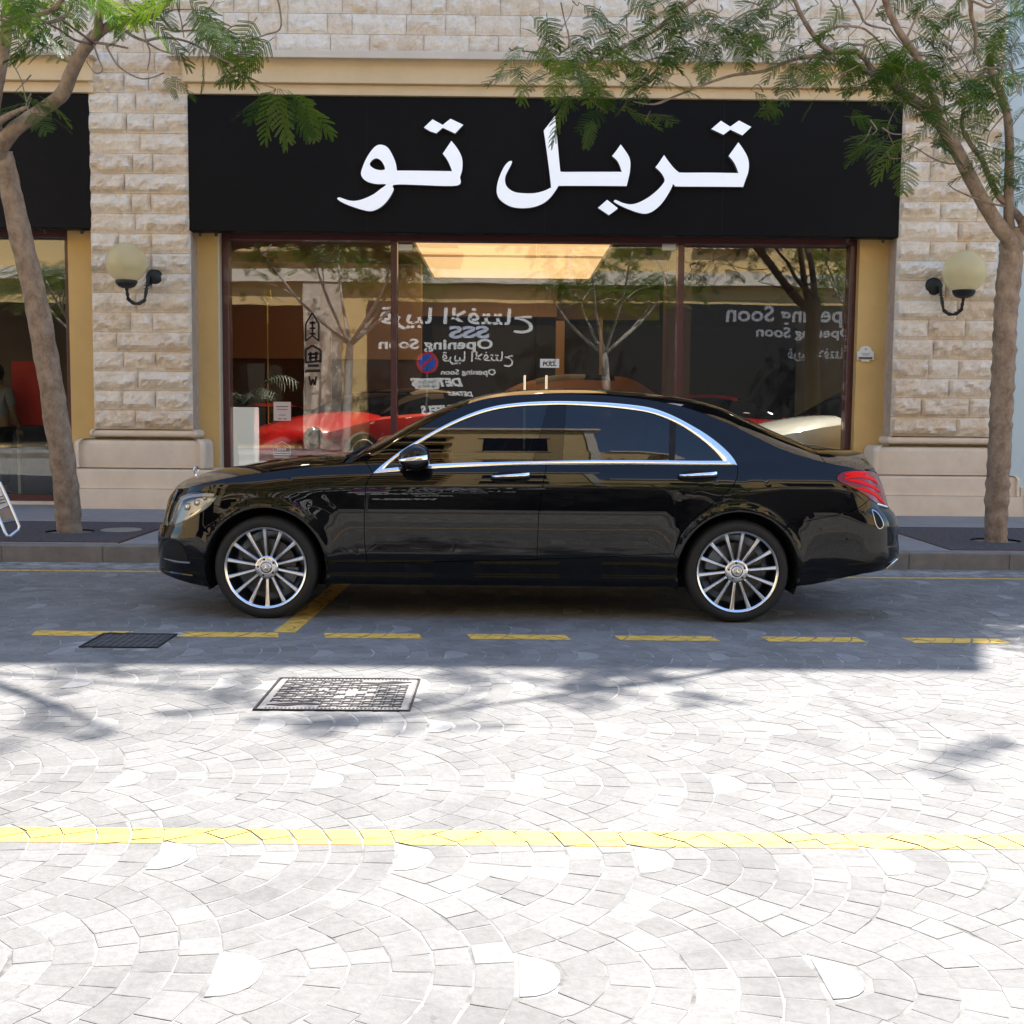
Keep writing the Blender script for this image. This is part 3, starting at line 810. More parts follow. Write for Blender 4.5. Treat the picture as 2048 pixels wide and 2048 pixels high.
# pull handles, stickers, notices belong to the main window
for hx in (990, 1031):
    x, z = wd(hx, 708, 15.44)
    mb = MB(); mb.tube([(x, 15.44, z), (x, 15.44, z - .95)], .016, 12); mb.tube([(x, 15.44, z - .12), (x, 15.52, z - .12)], .010, 8); mb.tube([(x, 15.44, z - .83), (x, 15.52, z - .83)], .010, 8)
    sfl(mb, 'pull_handle', M_chrome, auto=40)
# exit-lock plates at the top of the centre panes
for (x0, x1) in ((752, 778), (1250, 1275)):
    a, z = wd(x0, 461, 15.49); b = wd(x1, 461, 15.49)[0]; sfl(MB().box(a, b, 15.49, 15.514, z - .075, z), 'patch_fitting', M_steel)
def notice(px0, px1, py0, py1, label, lines, m=M_paper, Y=15.508, head=None):
    a, z1 = wd(px0, py0, Y); b, z0 = wd(px1, py1, Y)
    r = empty('notice', (a, Y, z0)); tag(r, label, 'notice')
    MB().box(0, b - a, 0, .002, 0, z1 - z0).build('sheet', m, r)
    for (fx0, fx1, fz, fh) in lines:
        MB().box((b - a) * fx0, (b - a) * fx1, -.0012, -.0002, (z1 - z0) * (fz - fh / 2), (z1 - z0) * (fz + fh / 2)).build('printed_line', M_ink, r)
    return r, b - a, z1 - z0
r_, w_, h_ = notice(1019, 1055, 677, 694, 'small white push-pull notice on the glass door beside the handles', [])
text_obj('print', 'PULL', M_ink, r_, .07, (w_ * .5, -.002, .025), width=w_ * .7, bold=.002, extrude=.0005)
text_obj('print', '\ufe90\ufea4\ufeb3\u0627', M_ink, r_, .08, (w_ * .5, -.002, h_ * .58), width=w_ * .6, extrude=.0005)
notice(516, 549, 758, 794, 'pinkish paper notice taped inside the left pane above the bonnet', [(.15, .85, .75, .04), (.2, .8, .6, .03), (.3, .7, .3, .03), (.25, .45, .1, .04), (.55, .75, .1, .04)], m=simple('pinkish_paper', (.62, .50, .46), .7))

# hexagon decal (bottom of left pane)
a, z = wd(532, 850, 15.51); mb = MB(); P = []
for k in range(7):
    t = pi / 2 + k * pi / 3; P.append((a + .125 * cos(t), 15.512, z + .115 * sin(t)))
mb.tube([P[2], P[1], P[0], P[5], P[4]], .004, 6)
for k in range(3): mb.box(a - .12 + k * .01, a + .12 - k * .01, 15.511, 15.513, z - .03 - k * .03, z - .018 - k * .03)
for k in range(6): mb.box(a - .06 + k * .02, a - .05 + k * .02, 15.511, 15.513, z + .0, z + .03)
sfl(mb, 'window_decal', M_paper)
# tall black vertical emblem sticker in the left pane
mb = MB()
def cpx(x, y): a_, b_ = wd((400 + x / 2.76) / K, (450 + y / 2.76) / K, 15.51); return a_, b_
def bar(x0, y0, x1, y1, w=9):
    a_, b_ = cpx(x0, y0); c_, d_ = cpx(x1, y1); ww = w / 2.76 / 159.3
    dx, dz = c_ - a_, d_ - b_; L = sqrt(dx * dx + dz * dz); nx, nz = -dz / L * ww / 2, dx / L * ww / 2
    V = [(a_ + nx, 0, b_ + nz), (a_ - nx, 0, b_ - nz), (c_ - nx, 0, d_ - nz), (c_ + nx, 0, d_ + nz)]
    mb.add([(v[0], 15.5105, v[2]) for v in V] + [(v[0], 15.5135, v[2]) for v in V], [(0, 1, 2, 3), (7, 6, 5, 4), (0, 4, 5, 1), (1, 5, 6, 2), (2, 6, 7, 3), (3, 7, 4, 0)])
for s in ((620, 485, 583, 545), (620, 485, 655, 545), (583, 545, 583, 640), (655, 545, 655, 640), (583, 640, 620, 610), (620, 610, 655, 640)): bar(*s)
for s in ((605, 540, 637, 540), (605, 570, 637, 570), (605, 600, 637, 600), (621, 530, 621, 610)): bar(*s, 11)
for s in ((583, 690, 583, 760), (583, 690, 620, 665), (620, 665, 665, 690), (665, 690, 665, 760), (583, 760, 665, 750), (595, 715, 655, 710), (600, 735, 650, 730), (610, 700, 610, 750), (640, 700, 640, 750)): bar(*s, 13)
for s in ((595, 776, 655, 776), (580, 806, 665, 804)): bar(*s, 16)
for s in ((602, 835, 612, 885), (612, 885, 622, 850), (622, 850, 632, 885), (632, 885, 642, 835)): bar(*s, 11)
sfl(mb, 'emblem_sticker', M_black)

# ------------------------------------------------------------------ signs
def sign(xa, xb, z0, z1, label, bro=True):
    r = empty('shop_sign', (xa, 14.975, z0)); tag(r, label, 'shop sign')
    MB().box(0, xb - xa, 0, .20, 0, z1 - z0, .006).build('panel', M_sign, r)
    L = xb - xa; mb = MB()
    for k in range(1, 4):
        x = L * k / 4; mb.box(x - .0015, x + .0015, -.0012, .01, .01, z1 - z0 - .01)
    mb.build('panel_seam', M_black, r)
    mb = MB()
    for x in ((.09, .29, L - .62, L - .17)):
        mb.box(x, x + .03, .10, .13, -.05, 0); mb.box(x - .02, x + .05, .08, .15, -.012, -.001)
    mb.build('bracket', M_blackiron, r)
    return r
sg = sign(-3.945, 4.81, 3.585, 5.215, 'long black sign box with white raised Arabic lettering')
sign(-16.0, -5.15, 3.60, 5.215, 'plain black sign box over the left-hand shop, cut by the frame')
def c_a(x, y): return wd((660 + x / 6.44) / K, (200 + y / 6.44) / K, 14.91)
def c_b(x, y): return wd((980 + x / 6.44) / K, (210 + y / 6.44) / K, 14.91)
def c_c(x, y): return wd((1210 + x / 6.44) / K, (210 + y / 6.44) / K, 14.91)
letters = []
# (outline, sharp corners, holes)
letters.append((c_a, [(660, 577), (740, 610), (800, 700), (845, 810), (862, 910), (1100, 911), (1573, 918), (1540, 830), (1500, 755), (1452, 692), (1508, 610), (1563, 527), (1630, 610), (1680, 695), (1705, 780), (1702, 900), (1675, 990), (1640, 1102), (1200, 1098), (835, 1092), (820, 1160), (760, 1270), (680, 1360), (590, 1415), (510, 1432), (400, 1410), (250, 1360), (150, 1315), (100, 1280), (100, 1262), (130, 1257), (230, 1290), (320, 1300), (430, 1275), (560, 1215), (660, 1140), (722, 1088), (600, 1083), (500, 1060), (430, 1015), (400, 955), (415, 880), (460, 770), (520, 670), (590, 595)],
                [4, 6, 9, 11, 16, 18, 35], [[(600, 752), (655, 780), (690, 830), (708, 885), (690, 902), (630, 903), (560, 880), (512, 830), (545, 775)]]))
letters.append((c_a, [(1320, 250), (1452, 322), (1552, 242), (1717, 320), (1612, 432), (1452, 358), (1370, 430), (1290, 405), (1210, 355)], range(9), []))
letters.append((c_b, [(838, 142), (860, 380), (900, 810), (910, 845), (930, 862), (1200, 862), (1697, 862), (1670, 780), (1635, 715), (1572, 658), (1625, 590), (1683, 508), (1750, 600), (1795, 680), (1808, 760), (1800, 870), (1785, 940), (1760, 1045), (1300, 1042), (882, 1042), (840, 1110), (770, 1200), (680, 1270), (560, 1315), (420, 1330), (270, 1310), (150, 1240), (95, 1160), (88, 1060), (120, 930), (180, 800), (235, 735), (275, 722), (282, 745), (240, 830), (205, 900), (193, 960), (205, 1030), (250, 1085), (330, 1125), (450, 1138), (580, 1135), (690, 1108), (770, 1070), (785, 1040), (745, 700), (692, 330)],
                [0, 6, 9, 11, 17, 19, 46], []))
letters.append((c_b, [(1508, 1222), (1642, 1325), (1640, 1340), (1530, 1420), (1390, 1325)], range(5), []))
letters.append((c_c, [(760, 645), (820, 730), (880, 805), (935, 855), (990, 872), (1350, 872), (1717, 878), (1690, 800), (1650, 725), (1592, 658), (1650, 575), (1717, 482), (1780, 570), (1830, 660), (1852, 750), (1845, 860), (1815, 950), (1778, 1056), (1350, 1053), (935, 1050), (900, 1038), (872, 1018), (860, 1060), (800, 1170), (720, 1280), (620, 1365), (530, 1400), (430, 1388), (280, 1335), (165, 1280), (115, 1245), (122, 1228), (145, 1226), (230, 1262), (330, 1280), (430, 1258), (550, 1195), (660, 1110), (735, 1030), (768, 970), (740, 900), (700, 850), (648, 803), (700, 735)],
                [0, 6, 9, 11, 17, 21, 42], []))
letters.append((c_c, [(1492, 204), (1612, 280), (1725, 201), (1883, 283), (1768, 392), (1612, 318), (1525, 384), (1368, 310)], range(8), []))
for fn, out, corners, holes in letters:
    o2 = smooth_closed([fn(*p) for p in out], 5, set(corners))
    loops = [o2] + [smooth_closed([fn(*p) for p in h], 5) for h in holes]
    pts = []; edges = []; faces_in = []
    for lp in loops:
        k = len(pts); pts += [Vector(p) for p in lp]; edges += [(k + i, k + (i + 1) % len(lp)) for i in range(len(lp))]
    V, E_, F_, _, _, _ = delaunay_2d_cdt(pts, edges, [], 2, 1e-6) if not holes else delaunay_2d_cdt(pts, edges, [], 0, 1e-6)
    def inside(p, lp):
        c = False; j = len(lp) - 1
        for i in range(len(lp)):
            if (lp[i][1] > p[1]) != (lp[j][1] > p[1]) and p[0] < (lp[j][0] - lp[i][0]) * (p[1] - lp[i][1]) / (lp[j][1] - lp[i][1]) + lp[i][0]: c = not c
            j = i
        return c
    fs = []
    for f in F_:
        c = (sum(V[i].x for i in f) / len(f), sum(V[i].y for i in f) / len(f))
        if inside(c, loops[0]) and not any(inside(c, h) for h in loops[1:]): fs.append(tuple(f))
    n = len(V); Yf, Yb = 14.905, 14.974
    vs = [(v.x, Yf, v.y) for v in V] + [(v.x, Yb, v.y) for v in V]
    r_ = empty('sign_letter', (0, 0, 0)); bpy.data.objects.remove(r_)
    mb = MB(); mb.add(vs, fs); 
    from collections import Counter
    ec = Counter()
    for f in fs:
        for i in range(len(f)): ec[(f[i], f[(i + 1) % len(f)])] += 1
    mb.cur = 1
    for (a, b) in ec:
        if (b, a) not in ec: mb.f.append((b, a, a + n, b + n)); mb.mi.append(1)
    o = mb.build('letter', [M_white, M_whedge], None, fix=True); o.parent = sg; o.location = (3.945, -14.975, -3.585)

# ------------------------------------------------------------------ wall lamps
def globe_mat():
    m, nt, b = new_mat('amber_globe_plastic')
    b.inputs['Base Color'].default_value = (0.88, 0.80, 0.54, 1); b.inputs['Roughness'].default_value = 0.10
    b.inputs['Transmission Weight'].default_value = 0.0
    o = nt.nodes['Material Output']; tr = N(nt, 'ShaderNodeBsdfTransparent'); tr.inputs[0].default_value = (.92, .87, .66, 1)
    tl = N(nt, 'ShaderNodeBsdfTranslucent'); tl.inputs[0].default_value = (.95, .88, .66, 1)
    m1 = N(nt, 'ShaderNodeMixShader'); m1.inputs[0].default_value = .45; m2 = N(nt, 'ShaderNodeMixShader'); m2.inputs[0].default_value = .42
    nt.links.new(b.outputs[0], m1.inputs[1]); nt.links.new(tl.outputs[0], m1.inputs[2])
    nt.links.new(m1.outputs[0], m2.inputs[1]); nt.links.new(tr.outputs[0], m2.inputs[2]); nt.links.new(m2.outputs[0], o.inputs[0])
    return m
M_globe = globe_mat()
def wall_lamp(px, py, side, rpx, label):
    """globe on an upturned iron arm; side=+1: wall rose to the right of the globe"""
    Yg = 14.62; x, z = wd(px, py, Yg); R = rpx / 2254 * Yg
    r = empty('wall_lamp', (x, Yg, z)); tag(r, label, 'wall lamp', 'globe lamps on the stone pillars')
    MB().lathe([(max(.0005, R * sin(t)), -R * cos(t)) for t in [pi * (.12 + .88 * k / 22) for k in range(23)]], 36).build('globe', M_globe, r, smooth=True)
    MB().lathe([(.0, -R * .35), (.03, -R * .35), (.034, R * .1), (.02, R * .18), (.0, R * .2)], 16).build('bulb', simple('frosted_bulb', (.75, .72, .62), .4), r, smooth=True)
    zc = -R * .93
    MB().lathe([(.0, zc + .03), (R * .50, zc + .025), (R * .54, zc + .005), (R * .48, zc - .03), (R * .40, zc - .055), (R * .2, zc - .075), (.0, zc - .08)], 24).build('cup', M_blackiron, r, auto=50)
    xr = side * R * .95; zr_ = -R * .55
    pts = []
    b0 = Vector((0, 0, zc - .07)); dep = .30
    # U-shaped arm: down from the cup, round, up to the rose on the wall
    zb = zc - R * 1.02
    for k in range(8): pts.append((side * R * .02 * k / 7, .03 * k / 7, zc - .07 - (abs(zb - zc) * .45) * k / 7))
    ax = side * R * .62; n = 14
    z1 = pts[-1][2]
    for k in range(1, n + 1):
        t = pi * k / n; pts.append((ax / 2 - ax / 2 * cos(t), .03 + dep * .65 * k / n, z1 - (z1 - zb) * sin(t)))
    for k in range(1, 8): pts.append((ax + (xr - ax) * .35 * k / 7, .03 + dep * .65 + (dep * .35 - .03) * k / 7, z1 + (zr_ - z1) * k / 7))
    MB().tube(pts, [.019 + .004 * sin(i * 1.7) for i in range(len(pts))], 10).build('arm', M_blackiron, r, auto=60)
    mb = MB()
    for i in (9, 10, 11, 17, 18, 19, 24, 25):
        p = pts[i]
        for q in range(4):
            t = q * pi / 2 + i; mb.tube([p, (p[0] + .036 * cos(t), p[1] + .036 * sin(t), p[2] + .014)], [.011, .003], 5)
    mb.build('leaf_ornament', M_blackiron, r)
    MB().lathe([(.0, .30), (R * .30, .305), (R * .40, .33), (R * .43, .355), (R * .43, .372)], 24, axis='Y', c=(xr, 0, zr_)).build('wall_rose', M_blackiron, r, auto=50)
wall_lamp(238, 496, 1, 37.5, 'amber glass globe lamp with black iron arm on the left stone pillar')
wall_lamp(1820, 513, -1, 39.5, 'amber glass globe lamp with black iron arm on the right stone pillar')

# ------------------------------------------------------------------ plaque
x, z = wd(1632, 668, YW); r = empty('wall_plaque', (x, YW, z)); tag(r, 'small white arched number plaque on the ochre wall beside the window', 'plaque')
P = [(-.105, -.075), (.105, -.075), (.105, .03), (.085, .035), (.078, .045)]
for k in range(9): t = pi * k / 8; P.append((.075 * cos(t), .045 + .055 * sin(t)))
P += [(-.078, .045), (-.085, .035), (-.105, .03)]
MB().prism(P, -.028, -.001).build('plate', M_paper, r)
MB().box(-.088, .088, -.031, -.0285, -.068, -.038).build('number_bar', simple('brown_bar', (.13, .10, .06), .6), r)
MB().box(-.05, .05, -.026, -.006, -.096, -.0755).build('hanger_tab', M_paper, r)
mb = MB()
for k in range(3): mb.box(-.06 + k * .012, .06 - k * .012, -.0305, -.0285, .005 - k * .013, .012 - k * .013)
mb.lathe([(.0, -.0305), (.014, -.0305), (.014, -.0285)], 12, axis='Y', c=(0, 0, .06)); mb.build('print', simple('grey_print', (.35, .38, .42), .6), r)

# ------------------------------------------------------------------ neighbour to the right
nb = empty('neighbour_building', (6.06, 15.15, 0)); tag(nb, 'lower pale blue rendered building beyond the right stone pillar', 'building')
o = MB().box(0, 30, 0, 14, 0.0, 9.7).build('wall', M_blue, nb)
MB().box(0.0, 30, -.12, .0, 9.71, 10.0).build('parapet', M_cornw, nb)
MB().box(.45, 30, -.07, -.001, .15, .5).build('skirting', M_plinth, nb)
bpart(MB().box(-60, -16.01, 15.35, 30, .1, 5.72), 'side_run', M_farstone)

# ------------------------------------------------------------------ showroom
sr = empty('showroom', (0, 20, 0.19)); tag(sr, 'dim car showroom behind the glass with a glowing square ceiling panel', 'showroom interior')
def RP(mb, name, m, **kw):
    o = mb.build(name, m, None, **kw); o.parent = sr; o.location = (0, -20, -.19); return o
RP(MB().box(-5.2, 8.2, 15.76, 28.0, .10, .19), 'floor', M_floor_in)
RP(MB().box(-5.3, 8.3, 28.0, 28.2, .19, 4.2), 'back_wall', M_brown)
RP(MB().box(-5.4, -5.2, 15.9, 28.2, .19, 4.2), 'side_wall', M_tan)
RP(MB().box(8.2, 8.4, 15.9, 28.2, .19, 4.2), 'side_wall', M_dark)
lx0, lx1, ly0, ly1 = -1.50, 1.62, 17.2, 24.3
mb = MB(); mb.box(-5.3, lx0, 15.9, 28.2, 4.0, 4.2).box(lx1, 8.3, 15.9, 28.2, 4.0, 4.2).box(lx0, lx1, 15.9, ly0, 4.0, 4.2).box(lx0, lx1, ly1, 28.2, 4.0, 4.2)
RP(mb, 'ceiling', M_brown)
RP(MB().box(lx0 + .01, lx1 - .01, ly0 + .01, ly1 - .01, 4.06, 4.08), 'ceiling_light', M_lightpanel)
for (x_, y_) in ((-2.9, 16.6), (-1.9, 16.9), (3.6, 16.4), (4.4, 17.4), (-3.6, 18.3), (.4, 17.6)):
    RP(MB().lathe([(.0, 3.985), (.07, 3.985), (.075, 3.999)], 16, c=(x_, y_, 0)), 'downlight', simple('lit_downlight', (.9, .8, .7), .5, emit=((1, .85, .65), 6.0)))
    la = bpy.data.lights.new('downlight', 'SPOT'); la.energy = 110; la.spot_size = radians(95); la.spot_blend = .6; la.color = (1, .86, .70); la.shadow_soft_size = .06
    lo = bpy.data.objects.new('downlight_lamp', la); COL.objects.link(lo); lo.parent = sr; lo.location = (x_, y_ - 20, 3.97 - .19)
RP(MB().box(lx0, lx1, 20.7, 20.74, 4.02, 4.058), 'light_batten', M_cornw)
# bulkheads and partitions
RP(MB().box(-5.19, 1.0, 25.0, 25.3, 3.35, 3.99), 'bulkhead', M_tan)
RP(MB().box(1.001, 3.2, 25.6, 25.8, 3.35, 3.99), 'bulkhead', M_tan)
RP(MB().box(-1.6, 8.1, 25.31, 25.5, .19, 3.2), 'partition', M_dark)
RP(MB().box(-5.19, -1.55, 21.5, 21.7, 2.3, 3.99), 'tan_wall_panel', M_tan)
RP(MB().box(-5.19, -1.55, 21.55, 21.68, .19, 2.299), 'brown_wall_panel', M_brown)
RP(MB().box(-3.6, -3.15, 21.45, 21.5, .19, 2.9), 'pier', M_tan)
RP(MB().box(2.55, 2.95, 19.5, 19.9, .19, 3.99), 'column', M_brown)
RP(MB().box(.95, 1.12, 24.0, 24.15, .19, 3.2).box(1.75, 1.80, 23.0, 23.1, .19, 3.2), 'door_frame', M_tan)
# left shop interior
ls = empty('left_shop_room', (-8, 20, .19)); tag(ls, 'room of the neighbouring shop behind the glass at the left edge', 'shop interior')
def LP(mb, name, m, **kw):
    o = mb.build(name, m, None, **kw); o.parent = ls; o.location = (8, -20, -.19); return o
LP(MB().box(-12.4, -5.5, 15.76, 22, .10, .19), 'floor', M_floor_in)
LP(MB().box(-12.4, -5.5, 22, 22.2, .19, 4.0), 'back_wall', M_brown)
LP(MB().box(-12.4, -5.5, 15.9, 22.2, 3.8, 4.0), 'ceiling', M_cream)
LP(MB().box(-5.6, -5.45, 15.9, 22, .19, 3.79), 'side_wall', M_tan)
LP(MB().box(-9.9, -5.75, 17.4, 18.0, .19, 1.15), 'counter', simple('navy_counter', (.03, .04, .09), .5))
# a red display board and low table in the left shop
rb = empty('display_board', (-6.95, 16.85, .19)); tag(rb, 'red display board standing in the left shop behind the tree trunk', 'display board')
MB().box(0, .66, 0, .06, .95, 1.85, .01).build('board', simple('red_board', (.85, .03, .02), .5), rb)
MB().box(.05, .09, .0, .05, 0, .949).box(.56, .60, .0, .05, 0, .949).build('leg', M_steel, rb)
# ================================================================== BLACK SEDAN
def paint_mat(name, col, rough=0.06, base_rough=0.25, metal=0.0, flake=0.0):
    m, nt, b = new_mat(name)
    b.inputs['Base Color'].default_value = (*col, 1); b.inputs['Roughness'].default_value = base_rough
    b.inputs['Metallic'].default_value = metal
    b.inputs['Coat Weight'].default_value = 1.0; b.inputs['Coat Roughness'].default_value = rough; b.inputs['Coat IOR'].default_value = 1.46
    b.inputs['Specular IOR Level'].default_value = 0.0 if max(col) < .05 else .4
    return m
M_blackpaint = paint_mat('glossy_black_car_paint', (0.003, 0.0031, 0.0036), 0.012, 0.12)
M_gloss = paint_mat('piano_black_trim', (0.002, 0.002, 0.0025), 0.01, 0.1)
M_carglass = glass_mat('tinted_car_glass', (0.16, 0.18, 0.18), 1.62)
M_rubber = simple('tyre_rubber', (0.012, 0.012, 0.0125), 0.72, bmp=0.15, bscale=200)
M_liner = simple('wheel_arch_liner', (0.004, 0.004, 0.004), 0.9)
M_alloy = simple('polished_alloy', (0.78, 0.78, 0.79), 0.22, metal=1.0)
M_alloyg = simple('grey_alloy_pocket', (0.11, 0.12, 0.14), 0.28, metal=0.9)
M_disc2 = simple('brake_disc', (0.07, 0.068, 0.066), 0.35, metal=1.0)
M_lens = glass_mat('clear_lamp_lens', (0.80, 0.82, 0.84), 1.55)
M_leather = simple('dark_leather', (0.02, 0.018, 0.017), 0.5)
M_tail = paint_mat('red_tail_lens', (0.20, 0.004, 0.006), 0.02, 0.15)
M_tail.node_tree.nodes['Principled BSDF'].inputs['Coat Weight'].default_value = .45
M_tails = simple('bright_red_light_bar', (0.85, 0.012, 0.008), 0.4, spec=0.1)
M_trim = simple('satin_chrome_trim', (0.90, 0.91, 0.93), 0.16, metal=1.0)

CYC = 8.876                      # car centre line (site Y)
XF, XRr = -1.6127, 1.5523        # axles
ZW = 0.348
def c1(x, y): return (300 + x / 3.716, 750 + y / 3.716)
def c2(x, y): return (700 + x / 3.864, 750 + y / 3.864)
def c3(x, y): return (1050 + x / 3.864, 750 + y / 3.864)
def c4(x, y): return (1340 + x / 3.864, 780 + y / 3.864)
SEC = [(.15, .78), (.18, .83), (.237, .882), (.265, .903), (.283, .909), (.30, .903), (.36, .920), (.42, .936), (.45, .9395), (.55, .945), (.65, .9485), (.72, .949), (.80, .9472), (.86, .9435),
       (.90, .939), (.935, .932), (.97, .921), (1.01, .905), (1.055, .882), (1.15, .852), (1.25, .817), (1.35, .776), (1.45, .724), (1.52, .680), (1.62, .60)]
_f = []
for q in [(62, 1445), (60, 1400), (61, 1330), (62, 1250), (65, 1185), (80, 1140), (95, 1110), (108, 1050), (120, 1000), (140, 920), (165, 880), (192, 845)]:
    p = onY(*c1(*q), 8.256); _f.append((p.z, p.x - .085))
_f.sort(); XN = _f
_f = []
for q in [(1548, 522), (1575, 570), (1600, 625), (1640, 725), (1665, 815), (1692, 905), (1722, 935), (1742, 965), (1757, 1005), (1762, 1060), (1764, 1150), (1774, 1240), (1765, 1290), (1735, 1340), (1690, 1375)]:
    p = onY(*c4(*q), 8.256); _f.append((p.z, p.x + .066))
_f.sort(); XR_ = _f
ZS = [(-2.6, .90), (-2.3, .945), (-2.0, .975), (-1.613, 1.005), (-.93, 1.04), (-.2, 1.052), (.5, 1.055), (3.0, 1.055)]
def Pc(u):
    u = max(0.0, min(1.0, u)); return (1 - (1 - u) ** 3.5) ** 0.4
def S(x, z):
    zs = interp(ZS, x); zz = z
    if z > .7: zz = .7 + (z - .7) * (1.055 - .7) / (zs - .7) if z < zs else 1.055 + (z - zs)
    y = interp(SEC, zz)
    w = 1 - .016 * ((x - 0.15) / 2.4) ** 2
    if z > 1.055 and x > .9: y -= (z - 1.055) * .16 * min(1, (x - .9) / 1.2)
    y *= w
    y *= Pc((x - interp(XN, z)) / .70) * Pc((interp(XR_, z) - x) / .55)
    for cx in (XF, XRr):
        r = sqrt((x - cx) ** 2 + (z - ZW) ** 2)
        if r < .62: y += .011 * exp(-((r - .415) / .035) ** 2) + .010 * exp(-((r - .42) / .11) ** 2)
    return y
def side_pt(px, py):
    Y = 8.0
    for _ in range(12):
        p = onY(px, py, Y); Yn = CYC - S(p.x, p.z); Y = Y * .4 + Yn * .6
    return (p.x, p.z)
def n_side(x, z):
    e = .004
    y0 = S(x, z); xa, xb = max(x - e, interp(XN, z) + 1e-4), min(x + e, interp(XR_, z) - 1e-4)
    if xb <= xa: xa, xb = x - e, x + e
    sx = (S(xb, z) - S(xa, z)) / (xb - xa); sz = (S(x, z + e) - S(x, z - e)) / (2 * e)
    return Vector((-sx, -1.0, -sz)).normalized()       # site axes: toward camera is -Y
car = empty('black_sedan', (-0.03, CYC, 0)); tag(car, 'long glossy black sedan with chrome window trim and silver multi-spoke wheels parked at the kerb', 'car')
CL = Vector((-.03, CYC, 0))
def cpart(name, me_or_mb, m, parent=None, **kw):
    o = me_or_mb.build(name, m, None, **kw) if isinstance(me_or_mb, MB) else link(name, me_or_mb, None, (m,) if not isinstance(m, (list, tuple)) else m)
    if parent is None: o.parent = car; o.location = -CL
    else: o.parent = parent
    return o
def resamp(P, d=.022):
    out = []; n = len(P)
    for i in range(n):
        a, b = P[i], P[(i + 1) % n]; L = sqrt((a[0] - b[0]) ** 2 + (a[1] - b[1]) ** 2); k = max(1, int(L / d))
        for j in range(k): out.append((a[0] + (b[0] - a[0]) * j / k, a[1] + (b[1] - a[1]) * j / k))
    return out
def area(P): return sum(P[i][0] * P[(i + 1) % len(P)][1] - P[(i + 1) % len(P)][0] * P[i][1] for i in range(len(P))) / 2
def inset(P, g):
    if area(P) < 0: P = P[::-1]
    n = len(P); out = []
    for i in range(n):
        a, b, c = P[i - 1], P[i], P[(i + 1) % n]
        def nrm(p, q):
            dx, dy = q[0] - p[0], q[1] - p[1]; L = sqrt(dx * dx + dy * dy) + 1e-9; return (-dy / L, dx / L)
        n1, n2 = nrm(a, b), nrm(b, c); s = 1 + n1[0] * n2[0] + n1[1] * n2[1]; s = max(s, .35)
        out.append((b[0] + (n1[0] + n2[0]) / s * g, b[1] + (n1[1] + n2[1]) / s * g))
    return out
def curve(pts, n=6, closed=False):
    """smooth open polyline"""
    out = []; m = len(pts)
    for i in range(m - 1):
        p0, p1, p2, p3 = pts[max(i - 1, 0)], pts[i], pts[i + 1], pts[min(i + 2, m - 1)]
        for k in range(n):
            t = k / n; out.append(tuple(.5 * (2 * p1[a] + (p2[a] - p0[a]) * t + (2 * p0[a] - 5 * p1[a] + 4 * p2[a] - p3[a]) * t * t + (3 * p1[a] - p0[a] - 3 * p2[a] + p3[a]) * t ** 3) for a in (0, 1)))
    out.append(tuple(pts[-1])); return out
def inside2(p, lp):
    c = False; j = len(lp) - 1
    for i in range(len(lp)):
        if (lp[i][1] > p[1]) != (lp[j][1] > p[1]) and p[0] < (lp[j][0] - lp[i][0]) * (p[1] - lp[i][1]) / (lp[j][1] - lp[i][1]) + lp[i][0]: c = not c
        j = i
    return c
